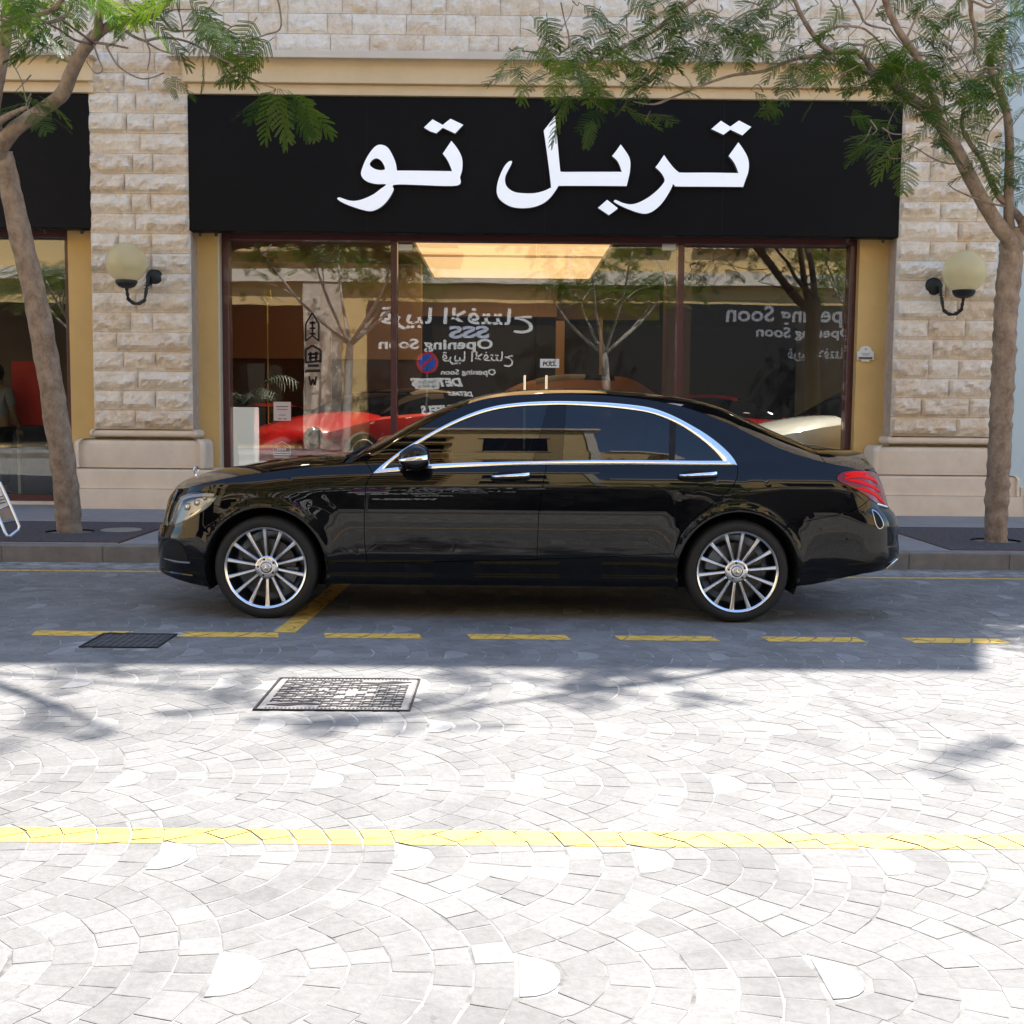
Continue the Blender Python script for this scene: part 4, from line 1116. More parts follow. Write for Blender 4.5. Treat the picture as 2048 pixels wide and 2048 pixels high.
def panel(name, poly, m, off=0.0, gap=.0022, thick=.014, d=.03, both=True, parent=None, fnY=None, rim=True, label=None, ends=True):
    """panel of the body side: outline in (x, z) laid on the body surface"""
    fn = fnY or S
    P = inset(resamp(poly), gap) if gap else (poly if area(poly) > 0 else poly[::-1]) and resamp(poly if area(poly) > 0 else poly[::-1])
    if ends:      # outline points that belong to the centre line stay there
        P = [(min(max(x, interp(XN, z)), interp(XR_, z)), z) for x, z in P]
    pts = [Vector(p) for p in P]; k = len(pts); edges = [(i, (i + 1) % k) for i in range(k)]
    xs = [p[0] for p in P]; zs = [p[1] for p in P]
    x0, x1, z0, z1 = min(xs), max(xs), min(zs), max(zs)
    # grid, denser where the ends curl in
    z = z0 + d * .5
    while z < z1:
        X = []
        x = x0 + d * .5
        while x < x1: X.append(x); x += d
        a, b = interp(XN, z), interp(XR_, z)
        if x0 < a + .3: X = [v for v in X if v > a + .16] + [a + .16 * (q / 10) ** 2 for q in range(1, 11)]
        if x1 > b - .3: X = [v for v in X if v < b - .16] + [b - .16 * (q / 10) ** 2 for q in range(1, 11)]
        for v in X:
            if inside2((v, z), P):
                if min(min((v - p[0]) ** 2 + (z - p[1]) ** 2 for p in P[::2]), 1) > (d * .3) ** 2 or (x0 < a + .3 and v < a + .16) or (x1 > b - .3 and v > b - .16): pts.append(Vector((v, z)))
        z += d
    V, E_, F_, _, _, _ = delaunay_2d_cdt(pts, edges, [], 0, 1e-5)
    F = []
    for f in F_:
        c = (sum(V[i].x for i in f) / len(f), sum(V[i].y for i in f) / len(f))
        if inside2(c, P): F.append(tuple(f))
    res = []
    for sgn in ((1, -1) if both else (1,)):
        vs = []; ns = []
        for v in V:
            nn = n_side(v.x, v.y) if fn is S else Vector((0, -1, -.3)).normalized()
            y = fn(v.x, v.y); p = Vector((v.x, CYC - y, v.y)) + nn * off
            if sgn < 0: p.y = 2 * CYC - p.y; nn = Vector((nn.x, -nn.y, nn.z))
            vs.append(p); ns.append(nn)
        fs = list(F) if sgn > 0 else [f[::-1] for f in F]
        # orient: front faces towards -Y for near side
        ln = []
        if fs:
            a = fs[0]; nrm = (vs[a[1]] - vs[a[0]]).cross(vs[a[2]] - vs[a[0]])
            if nrm.dot(ns[a[0]]) < 0: fs = [f[::-1] for f in fs]
        ec = set()
        for f in fs:
            for i in range(len(f)): ec.add((f[i], f[(i + 1) % len(f)]))
        for f in fs: ln += [ns[i] for i in f]
        if rim:
            n0 = len(vs); mp = {}
            for (a, b) in list(ec):
                if (b, a) in ec: continue
                for q in (a, b):
                    if q not in mp:
                        mp[q] = len(vs); vs.append(vs[q] - ns[q] * thick)
                fs.append((b, a, mp[a], mp[b]))
                fnn = (vs[a] - vs[b]).cross(vs[mp[a]] - vs[b]).normalized(); ln += [fnn] * 4
        me = bpy.data.meshes.new(name); me.from_pydata([tuple(v) for v in vs], [], fs); me.update(); me.shade_smooth()
        me.normals_split_custom_set([tuple(v) for v in ln])
        o = cpart(name, me, m, parent)
        if label: o['label'] = label
        res.append(o)
    return res
def sp(fn, L): return [side_pt(*fn(*q)) for q in L]
def arc(cx, a0, a1, r=.405, n=22): return [(cx + r * cos(radians(a0 + (a1 - a0) * k / n)), ZW + r * sin(radians(a0 + (a1 - a0) * k / n))) for k in range(n + 1)]
def nose(z0, z1, n=14): return [(interp(XN, z0 + (z1 - z0) * k / n), z0 + (z1 - z0) * k / n) for k in range(n + 1)]
def tail(z0, z1, n=14, d=0.0): return [(interp(XR_, z0 + (z1 - z0) * k / n) - d, z0 + (z1 - z0) * k / n) for k in range(n + 1)]

hood_edge = curve(sp(c1, [(200, 848), (330, 822), (500, 782), (700, 745), (900, 716), (1200, 678), (1450, 650), (1600, 640)]), 5)
zt_mid = curve(sp(c2, [(118, 665), (150, 648), (250, 585), (400, 490), (550, 400), (700, 318), (820, 260), (900, 226), (1000, 195), (1095, 176), (1200, 162), (1350, 151), (1500, 147), (1700, 146), (1900, 147)])[:-1]
               + sp(c3, [(550, 153), (700, 163), (850, 178), (1000, 198), (1200, 240), (1400, 304)]) + sp(c4, [(480, 272), (700, 380), (880, 462), (1050, 520), (1230, 566), (1400, 600), (1500, 612)]), 4)
hl = curve(sp(c1, [(128, 1118), (150, 1050), (180, 975), (215, 915), (270, 885), (330, 871), (400, 868), (470, 873), (500, 886)]), 4)
hl2 = curve(sp(c1, [(500, 886), (490, 912), (450, 962)]), 4)
hl3 = curve(sp(c1, [(450, 962), (400, 1005), (330, 1046), (250, 1087), (180, 1112), (128, 1118)]), 4)
split_f = sp(c1, [(450, 962), (520, 980), (600, 1003)])
nz_top = hood_edge[0][1]; grille_r = curve(sp(c1, [(200, 848), (183, 885), (163, 935), (140, 1010), (128, 1070), (122, 1122)]), 4)
zg = grille_r[-1][1]
# grille behind the nose
panel('grille', nose(zg, nz_top) + grille_r, M_gloss, off=-.004)
panel('grille_surround', [(x, z) for x, z in grille_r] + [(x + .014, z) for x, z in grille_r[::-1]], M_trim, off=.003, gap=0, d=.05, thick=.006)
# fender
fr_top = curve(sp(c2, [(118, 665), (140, 700), (178, 762)]), 4)
door_f = curve(sp(c2, [(178, 762), (140, 810), (122, 860), (117, 1000), (110, 1100), (113, 1300), (136, 1452)]), 4)
sill_top = curve(sp(c2, [(136, 1452), (900, 1438), (1445, 1424)]) + sp(c3, [(500, 1410), (900, 1390), (1150, 1382)]), 3)
arcF = arc(XF, 122, 8); zsl = door_f[-1][1]
panel('front_wing', grille_r[:1] + hood_edge + fr_top[1:] + door_f[1:] + [(XF + .405 * cos(radians(9)), zsl + .004)] + arc(XF, 9, 122)[1:] + split_f[::-1] + hl2[::-1][1:] + hl[::-1][1:-2] + sp(c1, [(140, 1075)])[:0], M_blackpaint)
# headlight
panel('headlamp_lens', hl + hl2[1:] + hl3[1:-1], M_lens, off=.001, gap=.002)
inner = inset(resamp(hl + hl2[1:] + hl3[1:-1]), .010)
M_hlin = simple('headlamp_housing', (.55, .58, .64), .35, metal=1.0)
for o in panel('headlamp_housing', inner, M_hlin, off=-.035, gap=0, rim=False, d=.02): pass
def strip(name, pts, w, m, off, th=.006, both=True, mb_=None, up=None):
    """thin ribbon that follows the body side along (x,z) pts"""
    for sgn in ((1, -1) if both else (1,)):
        mb = MB(); vs = []
        for i, p in enumerate(pts):
            a, b = pts[max(i - 1, 0)], pts[min(i + 1, len(pts) - 1)]; dx, dz = b[0] - a[0], b[1] - a[1]; L = sqrt(dx * dx + dz * dz) + 1e-9
            nx, nz = -dz / L, dx / L; ww = (w[i] if isinstance(w, (list, tuple)) else w) / 2
            for s_, o_ in ((1, off), (-1, off), (-1, off - th), (1, off - th)):
                x, z = p[0] + nx * ww * s_, p[1] + nz * ww * s_; nn = n_side(p[0], p[1]); q = Vector((x, CYC - S(x, z), z)) + nn * o_
                if sgn < 0: q.y = 2 * CYC - q.y
                vs.append(q)
        fs = []
        for i in range(len(pts) - 1):
            for k in range(4): fs.append((i * 4 + k, i * 4 + (k + 1) % 4, (i + 1) * 4 + (k + 1) % 4, (i + 1) * 4 + k))
        n = len(pts); fs.append((0, 3, 2, 1)); fs.append((4 * n - 4, 4 * n - 3, 4 * n - 2, 4 * n - 1))
        mb.add(vs, fs); o = cpart(name, mb, m, auto=35)
M_drl = simple('white_light_guide', (.85, .87, .90), .25, coat=1.0)
strip('light_guide', curve(sp(c1, [(150, 1085), (175, 1005), (210, 935), (262, 902), (330, 890), (400, 886), (468, 890)]), 4), [.010] * 8 + [.020] * 17, M_drl, -.012)
strip('light_guide', curve(sp(c1, [(190, 1098), (270, 1062), (345, 1015), (405, 965), (440, 925)]), 4), .007, M_trim, -.010)
for sgn in (1, -1):
    for (qx, qy, r0) in ((275, 985, .030), (345, 955, .026), (400, 920, .020), (300, 1040, .014)):
        x, z = side_pt(*c1(qx, qy)); y = S(x, z) - .040; c = (x, CYC - sgn * y, z)
        cpart('lamp_unit', MB().lathe([(.0, -.012 * sgn), (r0 * .5, -.010 * sgn), (r0 * .8, -.004 * sgn), (r0, .006 * sgn), (r0 * 1.15, .004 * sgn), (r0 * 1.15, .015 * sgn)], 18, axis='Y', c=c), M_chrome if r0 > .025 else M_steel, auto=50)
# front bumper
bf_bot = sp(c1, [(480, 1585), (300, 1550), (150, 1500), (75, 1458)])
zb0 = bf_bot[-1][1]
fb = [grille_r[-1]] + hl3[::-1][1:] + split_f[1:] + arc(XF, 122, 196) + bf_bot + nose(zb0, zg)[0:-1]
panel('front_bumper', fb, M_blackpaint)
panel('air_intake', curve(sp(c1, [(98, 1270), (150, 1245), (205, 1240), (245, 1275), (270, 1330), (285, 1395)]), 3) + curve(sp(c1, [(285, 1395), (200, 1405), (120, 1400), (100, 1350), (98, 1270)]), 3)[1:-1], M_liner, off=.0015, gap=0, rim=False)
strip('intake_trim', curve(sp(c1, [(112, 1362), (150, 1372), (220, 1386), (298, 1392)]), 4), [.005 + .006 * min(1, i / 6) for i in range(13)], M_trim, .008)
strip('lip_crease', curve(sp(c1, [(80, 1440), (180, 1470), (320, 1490)]), 4), .010, M_gloss, .006)
# doors
chr_o_top = curve(sp(c2, [(178, 762), (240, 704), (300, 657), (380, 597), (500, 522), (600, 462), (700, 407), (800, 357), (900, 313), (1000, 276), (1100, 248), (1200, 230), (1350, 214), (1500, 207), (1605, 205)])
                  + sp(c3, [(400, 207), (600, 215), (750, 226), (900, 243), (1000, 264), (1100, 299), (1200, 345), (1300, 400), (1400, 460), (1500, 535), (1580, 610), (1620, 662), (1638, 698)]), 3)
chr_o_bot = curve(sp(c2, [(178, 762), (400, 743), (620, 724), (1000, 707), (1520, 692)]) + sp(c3, [(600, 691), (1000, 693), (1300, 697), (1638, 698)]), 4)
chr_i_top = curve(sp(c2, [(262, 727), (330, 667), (400, 617), (500, 552), (600, 492), (700, 435), (800, 384), (900, 340), (1000, 303), (1100, 275), (1200, 256), (1350, 240), (1530, 233), (1640, 231)])
                  + sp(c3, [(450, 237), (600, 246), (750, 260), (900, 280), (1000, 303), (1100, 340), (1200, 388), (1300, 452), (1400, 528), (1480, 602), (1530, 665)]), 3)
chr_i_bot = curve(sp(c2, [(262, 727), (400, 713), (640, 690), (1000, 677), (1525, 666)]) + sp(c3, [(600, 660), (1000, 661), (1300, 665), (1530, 665)]), 4)
def split_at(curve_, x):
    a = [p for p in curve_ if p[0] < x]; b = [p for p in curve_ if p[0] >= x]
    p, q = a[-1], b[0]; t = (x - p[0]) / (q[0] - p[0]); m_ = (x, p[1] + (q[1] - p[1]) * t); return a + [m_], [m_] + b
bsplit = sp(c2, [(1520, 692), (1480, 900), (1457, 1100), (1449, 1300), (1445, 1424)])
cb1, cb2 = split_at(chr_o_bot, bsplit[0][0])
st1, st2 = split_at(sill_top, bsplit[-1][0])
rdoor = curve(sp(c3, [(1638, 698), (1645, 740), (1635, 800), (1600, 865), (1500, 952), (1420, 1020), (1300, 1115), (1220, 1215), (1175, 1300), (1150, 1382)]), 4)
fdoor = panel('front_door', door_f[::-1] + cb1[1:] + bsplit[1:] + st1[::-1][1:-1], M_blackpaint)
rdo = panel('rear_door', bsplit[::-1] + cb2[1:] + rdoor[1:] + st2[::-1][1:-1], M_blackpaint)
# sill
aF = arc(XF, 9, -16, n=6); aR = arc(XRr, 197, 171, n=6)
sb = sp(c2, [(300, 1642), (1000, 1640), (1800, 1636)]) + sp(c3, [(600, 1640), (1100, 1640)])
sill = [(XF + .405 * cos(radians(9)), zsl + .004)] + aF[1:] + [(p[0], aF[-1][1] - .005) for p in sb] + aR + sill_top[::-1][:-1] 
panel('side_sill', sill, M_blackpaint)
# uniside: A pillar, roof rail, C pillar and rear quarter
tl_out = curve(sp(c4, [(1600, 650), (1555, 629), (1450, 621), (1370, 626), (1310, 646), (1284, 686)]), 4)
tl_low = curve(sp(c4, [(1284, 686), (1318, 716), (1380, 742), (1480, 794), (1580, 867), (1640, 903), (1672, 917)]), 4)
rb_top = curve(sp(c4, [(915, 1040), (1100, 1004), (1300, 962), (1430, 925), (1512, 872), (1540, 838)]), 4)
tl_l1 = [p for p in tl_low if p[0] < rb_top[-1][0]]
arch_a = 44.0
uni = zt_mid + tl_out[0:] + tl_l1[1:] + rb_top[::-1] + arc(XRr, arch_a, 171) + rdoor[::-1] + chr_o_top[::-1][1:] + fr_top[::-1][1:-1]
panel('body_side', uni, M_blackpaint, d=.03)
# tail light: inner end stops short of the centre, boot face closes it
ztl0, ztl1 = tl_low[-1][1], tl_out[0][1]
D_ = .045
tlr = tail(ztl0, ztl1, d=D_)
tlp = [p for p in tl_out[::-1]]
panel('tail_lamp', tl_low + [p for p in tlr if p[0] > tl_low[-1][0] - .2][1:-1] + tl_out[:-1], M_tail, off=.002)
for pts in ([(1345, 690), (1400, 672), (1480, 668), (1560, 690), (1600, 720)], [(1375, 700), (1450, 706), (1540, 738), (1625, 790)], [(1440, 760), (1520, 775), (1590, 815), (1655, 880)], [(1350, 655), (1440, 643), (1530, 645)]):
    pp = curve(sp(c4, pts), 5); n = len(pp)
    strip('light_bar', pp, [.004 + .018 * sin(pi * (i + .6) / n) ** .7 for i in range(n)], M_tails, .0055, th=.003)
strip('reverse_lamp', curve(sp(c4, [(1600, 880), (1640, 893), (1680, 905)]), 4), .010, M_drl, .006, th=.003)
# rear end face between the lamps and the bumper
panel('boot_face', [zt_mid[-1]] + tail(ztl1, zt_mid[-1][1], 6)[::-1] + tail(ztl0, ztl1, 10)[::-1][1:] + tlr[:] , M_blackpaint, d=.03)
bb = sp(c4, [(1660, 1378), (1500, 1420), (1300, 1462), (1100, 1505), (985, 1518)])
zb1 = bb[0][1]
rbp = rb_top + [p for p in tl_low if p[0] >= rb_top[-1][0]] + tail(zb1, ztl0)[::-1] + bb[1:] + arc(XRr, -17, arch_a)
panel('rear_bumper', rbp, M_blackpaint)
# glass, pillars, chrome
g1 = sp(c2, [(1530, 233), (1470, 450), (1410, 668)]); g2 = sp(c3, [(320, 234), (305, 400), (288, 662)])
g3 = sp(c3, [(1120, 350), (1110, 662)]); g4 = sp(c3, [(1166, 372), (1156, 662)])
def seg(cv, x0, x1): return [p for p in cv if x0 < p[0] < x1]
def glass_panel(name, m, L, R_, **kw):
    x0t, x0b = L[0][0], L[-1][0]; x1t, x1b = R_[0][0], R_[-1][0]
    P = [(x0b, dict_at(chr_i_bot, x0b))] + seg(chr_i_bot, x0b, x1b) + [(x1b, dict_at(chr_i_bot, x1b))] + R_[1:-1][::-1] + [(x1t, dict_at(chr_i_top, x1t))] + seg(chr_i_top, x0t, x1t)[::-1] + [(x0t, dict_at(chr_i_top, x0t))] + L[1:-1]
    return panel(name, P, m, **kw)
def dict_at(cv, x):
    for p, q in zip(cv[:-1], cv[1:]):
        if p[0] <= x <= q[0]: return p[1] + (q[1] - p[1]) * (x - p[0]) / (q[0] - p[0] + 1e-9)
    return cv[0][1] if x < cv[0][0] else cv[-1][1]
fgl = seg(chr_i_bot, -9, g1[-1][0]) + [(g1[-1][0], dict_at(chr_i_bot, g1[-1][0]))] + [g1[1]] + [(g1[0][0], dict_at(chr_i_top, g1[0][0]))] + seg(chr_i_top, -9, g1[0][0])[::-1][:-1]
panel('front_window', fgl, M_carglass, off=-.002, gap=.001, thick=.004)
glass_panel('b_pillar', M_gloss, g1, g2, off=-.001, gap=.0005)
glass_panel('rear_window', M_carglass, g2, g3, off=-.002, gap=.001, thick=.004)
glass_panel('window_divider', simple('satin_black_pillar_trim', (.004, .004, .005), .5, spec=.3), g3, g4, off=.001, gap=.0)
qg = seg(chr_i_bot, g4[-1][0], 9); qt = seg(chr_i_top, g4[0][0], 9)
panel('quarter_window', [(g4[-1][0], dict_at(chr_i_bot, g4[-1][0]))] + qg + qt[::-1][1:] + [(g4[0][0], dict_at(chr_i_top, g4[0][0]))], M_carglass, off=-.002, gap=.001, thick=.004)
def band(name, A, B, m, off):
    def rs(C, n):
        L = [0]
        for p, q in zip(C[:-1], C[1:]): L.append(L[-1] + sqrt((p[0] - q[0]) ** 2 + (p[1] - q[1]) ** 2))
        out = []
        for k in range(n + 1):
            t = L[-1] * k / n; i = max(j for j in range(len(L)) if L[j] <= t + 1e-9); i = min(i, len(C) - 2); u = (t - L[i]) / (L[i + 1] - L[i] + 1e-9)
            out.append((C[i][0] + (C[i + 1][0] - C[i][0]) * u, C[i][1] + (C[i + 1][1] - C[i][1]) * u))
        return out
    n = 110; A, B = rs(A, n), rs(B, n)
    for sgn in (1, -1):
        vs, fs = [], []
        for a, b in zip(A, B):
            mid = ((a[0] + b[0]) / 2, (a[1] + b[1]) / 2)
            for (p, o_) in ((a, -.006), (a, off * .6), (((a[0] * .75 + b[0] * .25), (a[1] * .75 + b[1] * .25)), off), (((a[0] * .25 + b[0] * .75), (a[1] * .25 + b[1] * .75)), off), (b, off * .6), (b, -.006)):
                nn = n_side(*mid); q = Vector((p[0], CYC - S(*p), p[1])) + nn * o_
                if sgn < 0: q.y = 2 * CYC - q.y
                vs.append(q)
        for i in range(n):
            for k in range(5): fs.append((i * 6 + k, i * 6 + k + 1, (i + 1) * 6 + k + 1, (i + 1) * 6 + k))
        cpart(name, MB().add(vs, fs), m, auto=45)
band('window_trim', chr_o_top, chr_i_top, M_trim, .007)
band('belt_trim', chr_o_bot, chr_i_bot, M_trim, .007)

# ---- top surfaces: hood, windscreen, roof, rear glass, boot lid
def cen_pt(fn, L, Y): 
    out = []
    for q in L: p = onY(*fn(*q), Y); out.append((p.x, p.z))
    return out
ZC = cen_pt(c1, [(215, 818), (255, 785), (330, 757), (400, 733), (530, 697), (700, 666), (840, 641), (1000, 616), (1200, 591), (1400, 574), (1500, 568)], 8.876) \
   + cen_pt(c2, [(100, 585), (160, 553), (300, 478), (400, 420), (500, 362), (600, 310), (700, 265), (800, 225), (900, 190), (1000, 163), (1100, 142)], 8.80) \
   + cen_pt(c2, [(1200, 126), (1350, 113), (1500, 107), (1700, 105), (1900, 107)], 8.72) + cen_pt(c3, [(700, 117), (900, 131), (1050, 148)], 8.72) \
   + cen_pt(c3, [(1200, 170), (1300, 190), (1400, 215), (1500, 248), (1600, 292), (1750, 362)], 8.80) + cen_pt(c4, [(700, 287), (850, 352), (980, 405), (1100, 425), (1200, 443), (1330, 460), (1420, 470), (1490, 484), (1530, 503)], 8.876)
ZC = sorted(ZC)
ZE = sorted(hood_edge[:-1] + zt_mid)
ZE2 = []
for p in ZE:
    if not ZE2 or p[0] - ZE2[-1][0] > .004: ZE2.append(p)
ZE = ZE2
def top(name, xa, xb, m, nx=60, gap=.003, pw=2.3, flush=0.0, nv=18, ea=0, eb=0, y_in=0.0):
    vs, fs = [], []
    for i in range(nx + 1):
        x = xa + (xb - xa) * i / nx
        ze = interp(ZE, x); zc = max(interp(ZC, x), ze + .002); ye = max(0.0, S(x, ze) - gap - y_in)
        for j in range(2 * nv + 1):
            v = -1 + j / nv; a = 1 - abs(v)          # 0 at edge, 1 at centre
            y = ye * (1 - a) * (1 if v < 0 else -1)
            g = 1 - (1 - a) ** pw
            vs.append((x, CYC - y, ze + (zc - ze) * g + flush))
    w = 2 * nv + 1
    for i in range(nx):
        for j in range(w - 1): fs.append((i * w + j, i * w + j + 1, (i + 1) * w + j + 1, (i + 1) * w + j))
    return cpart(name, MB().add(vs, fs), m, smooth=True)
xn0 = interp(XN, hood_edge[0][1]) + .004
cowl = onY(*c2(110, 600), 8.8).x - .02
xwr = onY(*c2(960, 178), 8.7).x; xrg = onY(*c3(1230, 190), 8.7).x; xdk = onY(*c4(985, 408), 8.8).x
xend = interp(XR_, zt_mid[-1][1]) - .01
top('bonnet', xn0, cowl - .03, M_blackpaint, 80)
top('wiper_cowl', cowl - .028, cowl + .03, M_liner, 4, flush=-.012)
top('windscreen', cowl + .031, xwr, M_carglass, 40, y_in=.012)
top('roof', xwr + .003, xrg, M_blackpaint, 60)
top('rear_screen', xrg + .003, xdk, M_carglass, 40, y_in=.012)
top('boot_lid', xdk + .004, xend, M_blackpaint, 60)
# wipers
wz = interp(ZE, cowl - .01)
for k, (ya, yb) in enumerate(((.70, .10), (.05, -.55))):
    cpart('wiper', MB().tube([(cowl - .02, CYC - ya, wz + .035), (cowl + .05, CYC - (ya + yb) / 2, interp(ZC, cowl + .05) + .012), (cowl + .06, CYC - yb, interp(ZC, cowl + .06) + .014)], [.012, .009, .006], 8), M_liner)
cpart('roof_aerial', MB().tube([(onY(*c2(1092, 170), 8.876).x, CYC, interp(ZC, -.0) - .01), (onY(*c2(1092, 170), 8.876).x + .01, CYC, interp(ZC, 0) + .012)], .004, 6), M_liner)

# ---- black hull boxes added to block light through the shell, plus cabin parts
zf = .20
mb = MB(); mb.box(-2.15, 2.05, CYC - .72, CYC + .72, zf + .03, .30); cpart('floor_pan', mb, M_liner)
mb = MB()
mb.box(XF + .43, XRr - .43, CYC - .86, CYC + .86, .301, .60); cpart('inner_tub', mb, M_liner)
mb = MB(); mb.box(-2.25, XF - .43, CYC - .60, CYC + .60, .301, .80); cpart('nose_light_block', mb, M_liner)
mb = MB(); mb.box(XRr + .43, 2.30, CYC - .60, CYC + .60, .40, .95); cpart('tail_light_block', mb, M_liner)
mb = MB(); mb.box(XF - .42, XF + .42, CYC - .58, CYC + .58, .301, .88).box(XF + .421, -1.0, CYC - .80, CYC + .80, .601, .95); cpart('front_light_block', mb, M_liner)
mb = MB(); mb.box(XRr - .42, XRr + .42, CYC - .58, CYC + .58, .301, .95); cpart('rear_light_block', mb, M_liner)
cpart('parcel_shelf', MB().box(XRr - .25, 2.2, CYC - .70, CYC + .70, .951, .99), M_leather)
cpart('dashboard', MB().box(-1.0, -.55, CYC - .78, CYC + .78, .601, 1.0, .03), M_leather)
for (x, nm) in ((-.05, 'front_seat'), (.95, 'rear_seat')):
    for s in (-1, 1):
        yc = CYC + s * .38
        mb = MB(); mb.box(x - .25, x + .28, yc - .25, yc + .25, .601, .72, .04)
        mb.add([], [])
        for k in range(6):
            zz = .721 + .09 * k; mb.box(x + .16 + .03 * k, x + .30 + .03 * k, yc - .24 + .008 * k, yc + .24 - .008 * k, zz, zz + .088, .02)
        o = cpart(nm, mb, M_leather)
        cpart('headrest', MB().box(x + .34, x + .44, yc - .12, yc + .12, 1.27, 1.42, .03), M_leather)
mb = MB()
for k in range(25):
    pass
ringp = [(-.42 + .05 * sin(2 * pi * k / 24) * .4, CYC - .38 + .18 * cos(2 * pi * k / 24), 1.0 + .17 * sin(2 * pi * k / 24)) for k in range(25)]
cpart('steering_wheel', MB().tube(ringp, .014, 8), M_leather)

# ---- wheels
def wheel(xc, sgn, rot, name='wheel'):
    Yf = CYC - sgn * .935        # outer tyre face
    w = empty(name, (0, 0, 0)); w.parent = car; w.location = Vector((xc, Yf, ZW)) - CL
    def q(mb, nm, m, **kw):      # parts are drawn facing -Y; the far side is turned round
        o = mb.build(nm, m, w, **kw)
        if sgn < 0: o.rotation_euler = (0, 0, pi)
        return o
    R = .348
    q(MB().lathe([(.272, .030), (.278, .010), (.292, .002), (.312, .000), (.330, .008), (.342, .022), (R, .045), (R, .20), (.342, .228), (.325, .245), (.28, .248), (.272, .22)], 72, axis='Y', close=True), 'tyre', M_rubber, auto=40)
    q(MB().lathe([(.268, .004), (.274, .001), (.2765, .010), (.272, .030), (.262, .030), (.260, .012)], 72, axis='Y', close=True), 'rim_lip', M_alloy, auto=50)
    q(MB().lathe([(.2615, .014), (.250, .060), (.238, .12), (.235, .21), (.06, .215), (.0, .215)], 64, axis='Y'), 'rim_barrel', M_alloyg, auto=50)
    q(MB().lathe([(.04, .115), (.185, .115), (.187, .118), (.187, .140), (.04, .141)], 48, axis='Y'), 'brake_disc', M_disc2, auto=40)
    mb = MB(); cal = []
    a0 = radians(-28 if xc < 0 else 152)
    pts = [(cos(a0 + t) * .165, .075, sin(a0 + t) * .165) for t in [radians(-26 + 52 * k / 8) for k in range(9)]]
    for k in range(8):
        p, r_ = pts[k], pts[k + 1]
    vs, fs = [], []
    for k in range(9):
        t = a0 + radians(-26 + 52 * k / 8)
        for r0, yy in ((.125, .085), (.205, .085), (.205, .155), (.125, .155)): vs.append((cos(t) * r0, yy, sin(t) * r0))
    for k in range(8):
        for j in range(4): fs.append((k * 4 + j, k * 4 + (j + 1) % 4, k * 4 + 4 + (j + 1) % 4, k * 4 + 4 + j))
    fs += [(0, 1, 2, 3), (35, 34, 33, 32)]
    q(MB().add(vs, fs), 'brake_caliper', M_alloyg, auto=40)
    for k in range(14):
        a = rot + 2 * pi * k / 14; ca, sa = cos(a), sin(a)
        prof = [(.055, .013, .050), (.085, .0095, .040), (.14, .0100, .030), (.20, .0115, .022), (.245, .0135, .016), (.268, .017, .012)]
        vs = []; mb = MB()
        for r0, hw, yy in prof:
            for (t, dy) in ((-hw, .004), (-hw * .55, 0), (hw * .55, 0), (hw, .004), (hw * .8, .040), (-hw * .8, .040)):
                vs.append((ca * r0 - sa * t, yy + dy, sa * r0 + ca * t))
        fs = []; mi = []
        for i in range(len(prof) - 1):
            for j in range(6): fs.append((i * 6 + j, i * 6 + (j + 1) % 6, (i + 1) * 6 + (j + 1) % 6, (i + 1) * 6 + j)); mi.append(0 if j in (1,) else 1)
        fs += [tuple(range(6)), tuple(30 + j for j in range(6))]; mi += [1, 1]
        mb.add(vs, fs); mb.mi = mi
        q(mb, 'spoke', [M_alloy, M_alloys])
    q(MB().lathe([(.040, .030), (.066, .030), (.078, .036), (.082, .050), (.080, .075)], 40, axis='Y'), 'hub', M_alloy, auto=50)
    q(MB().lathe([(.0, .020), (.025, .021), (.034, .026), (.0385, .034), (.040, .045)], 32, axis='Y'), 'hub_cap', M_steel, auto=60)
    mb = MB()
    for k in range(3):
        a = pi / 2 + rot * 0 + k * 2 * pi / 3
        mb.add([(cos(a) * .024, .0175, sin(a) * .024), (cos(a + 1.05) * .0045, .0178, sin(a + 1.05) * .0045), (0, .0160, 0), (cos(a - 1.05) * .0045, .0178, sin(a - 1.05) * .0045)], [(0, 1, 2), (0, 2, 3)])
    mb.lathe([(.0245, .0195), (.0255, .0175), (.0275, .0175), (.0285, .0205)], 24, axis='Y')
    q(mb, 'star_emblem', M_chrome)
    for k in range(5):
        a = rot + .22 + 2 * pi * k / 5
        q(MB().lathe([(.0, .026), (.006, .026), (.0085, .030), (.009, .034)], 10, axis='Y', c=(cos(a) * .056, 0, sin(a) * .056)), 'wheel_bolt', M_boltm, auto=50)
    return w
M_alloys = simple('shadowed_alloy_flank', (.42, .43, .45), .3, metal=1.0)  # grey spoke sides, darkened further for the shade between spokes
M_boltm = simple('dark_bolt', (.06, .055, .05), .3, metal=1.0)
wheel(XF, 1, radians(92)); wheel(XRr, 1, radians(83)); wheel(XF, -1, 1.0); wheel(XRr, -1, 1.2)
for xc in (XF, XRr):
    for sgn in (1, -1):
        n = 28; vs = []; fs = []
        for k in range(n + 1):
            t = radians(-22 + 224 * k / n)
            for yy in (.925, .60): vs.append((xc + .412 * cos(t), CYC - sgn * yy, ZW + .412 * sin(t)))
        for k in range(n): fs.append((2 * k, 2 * k + 1, 2 * k + 3, 2 * k + 2))
        k = len(vs); vs += [(xc + .412 * cos(radians(-22 + 224 * i / n)), CYC - sgn * .60, ZW + .412 * sin(radians(-22 + 224 * i / n))) for i in range(n + 1)]; fs.append(tuple(range(k, k + n + 1)))
        cpart('wheel_arch_liner', MB().add(vs, fs), M_liner)

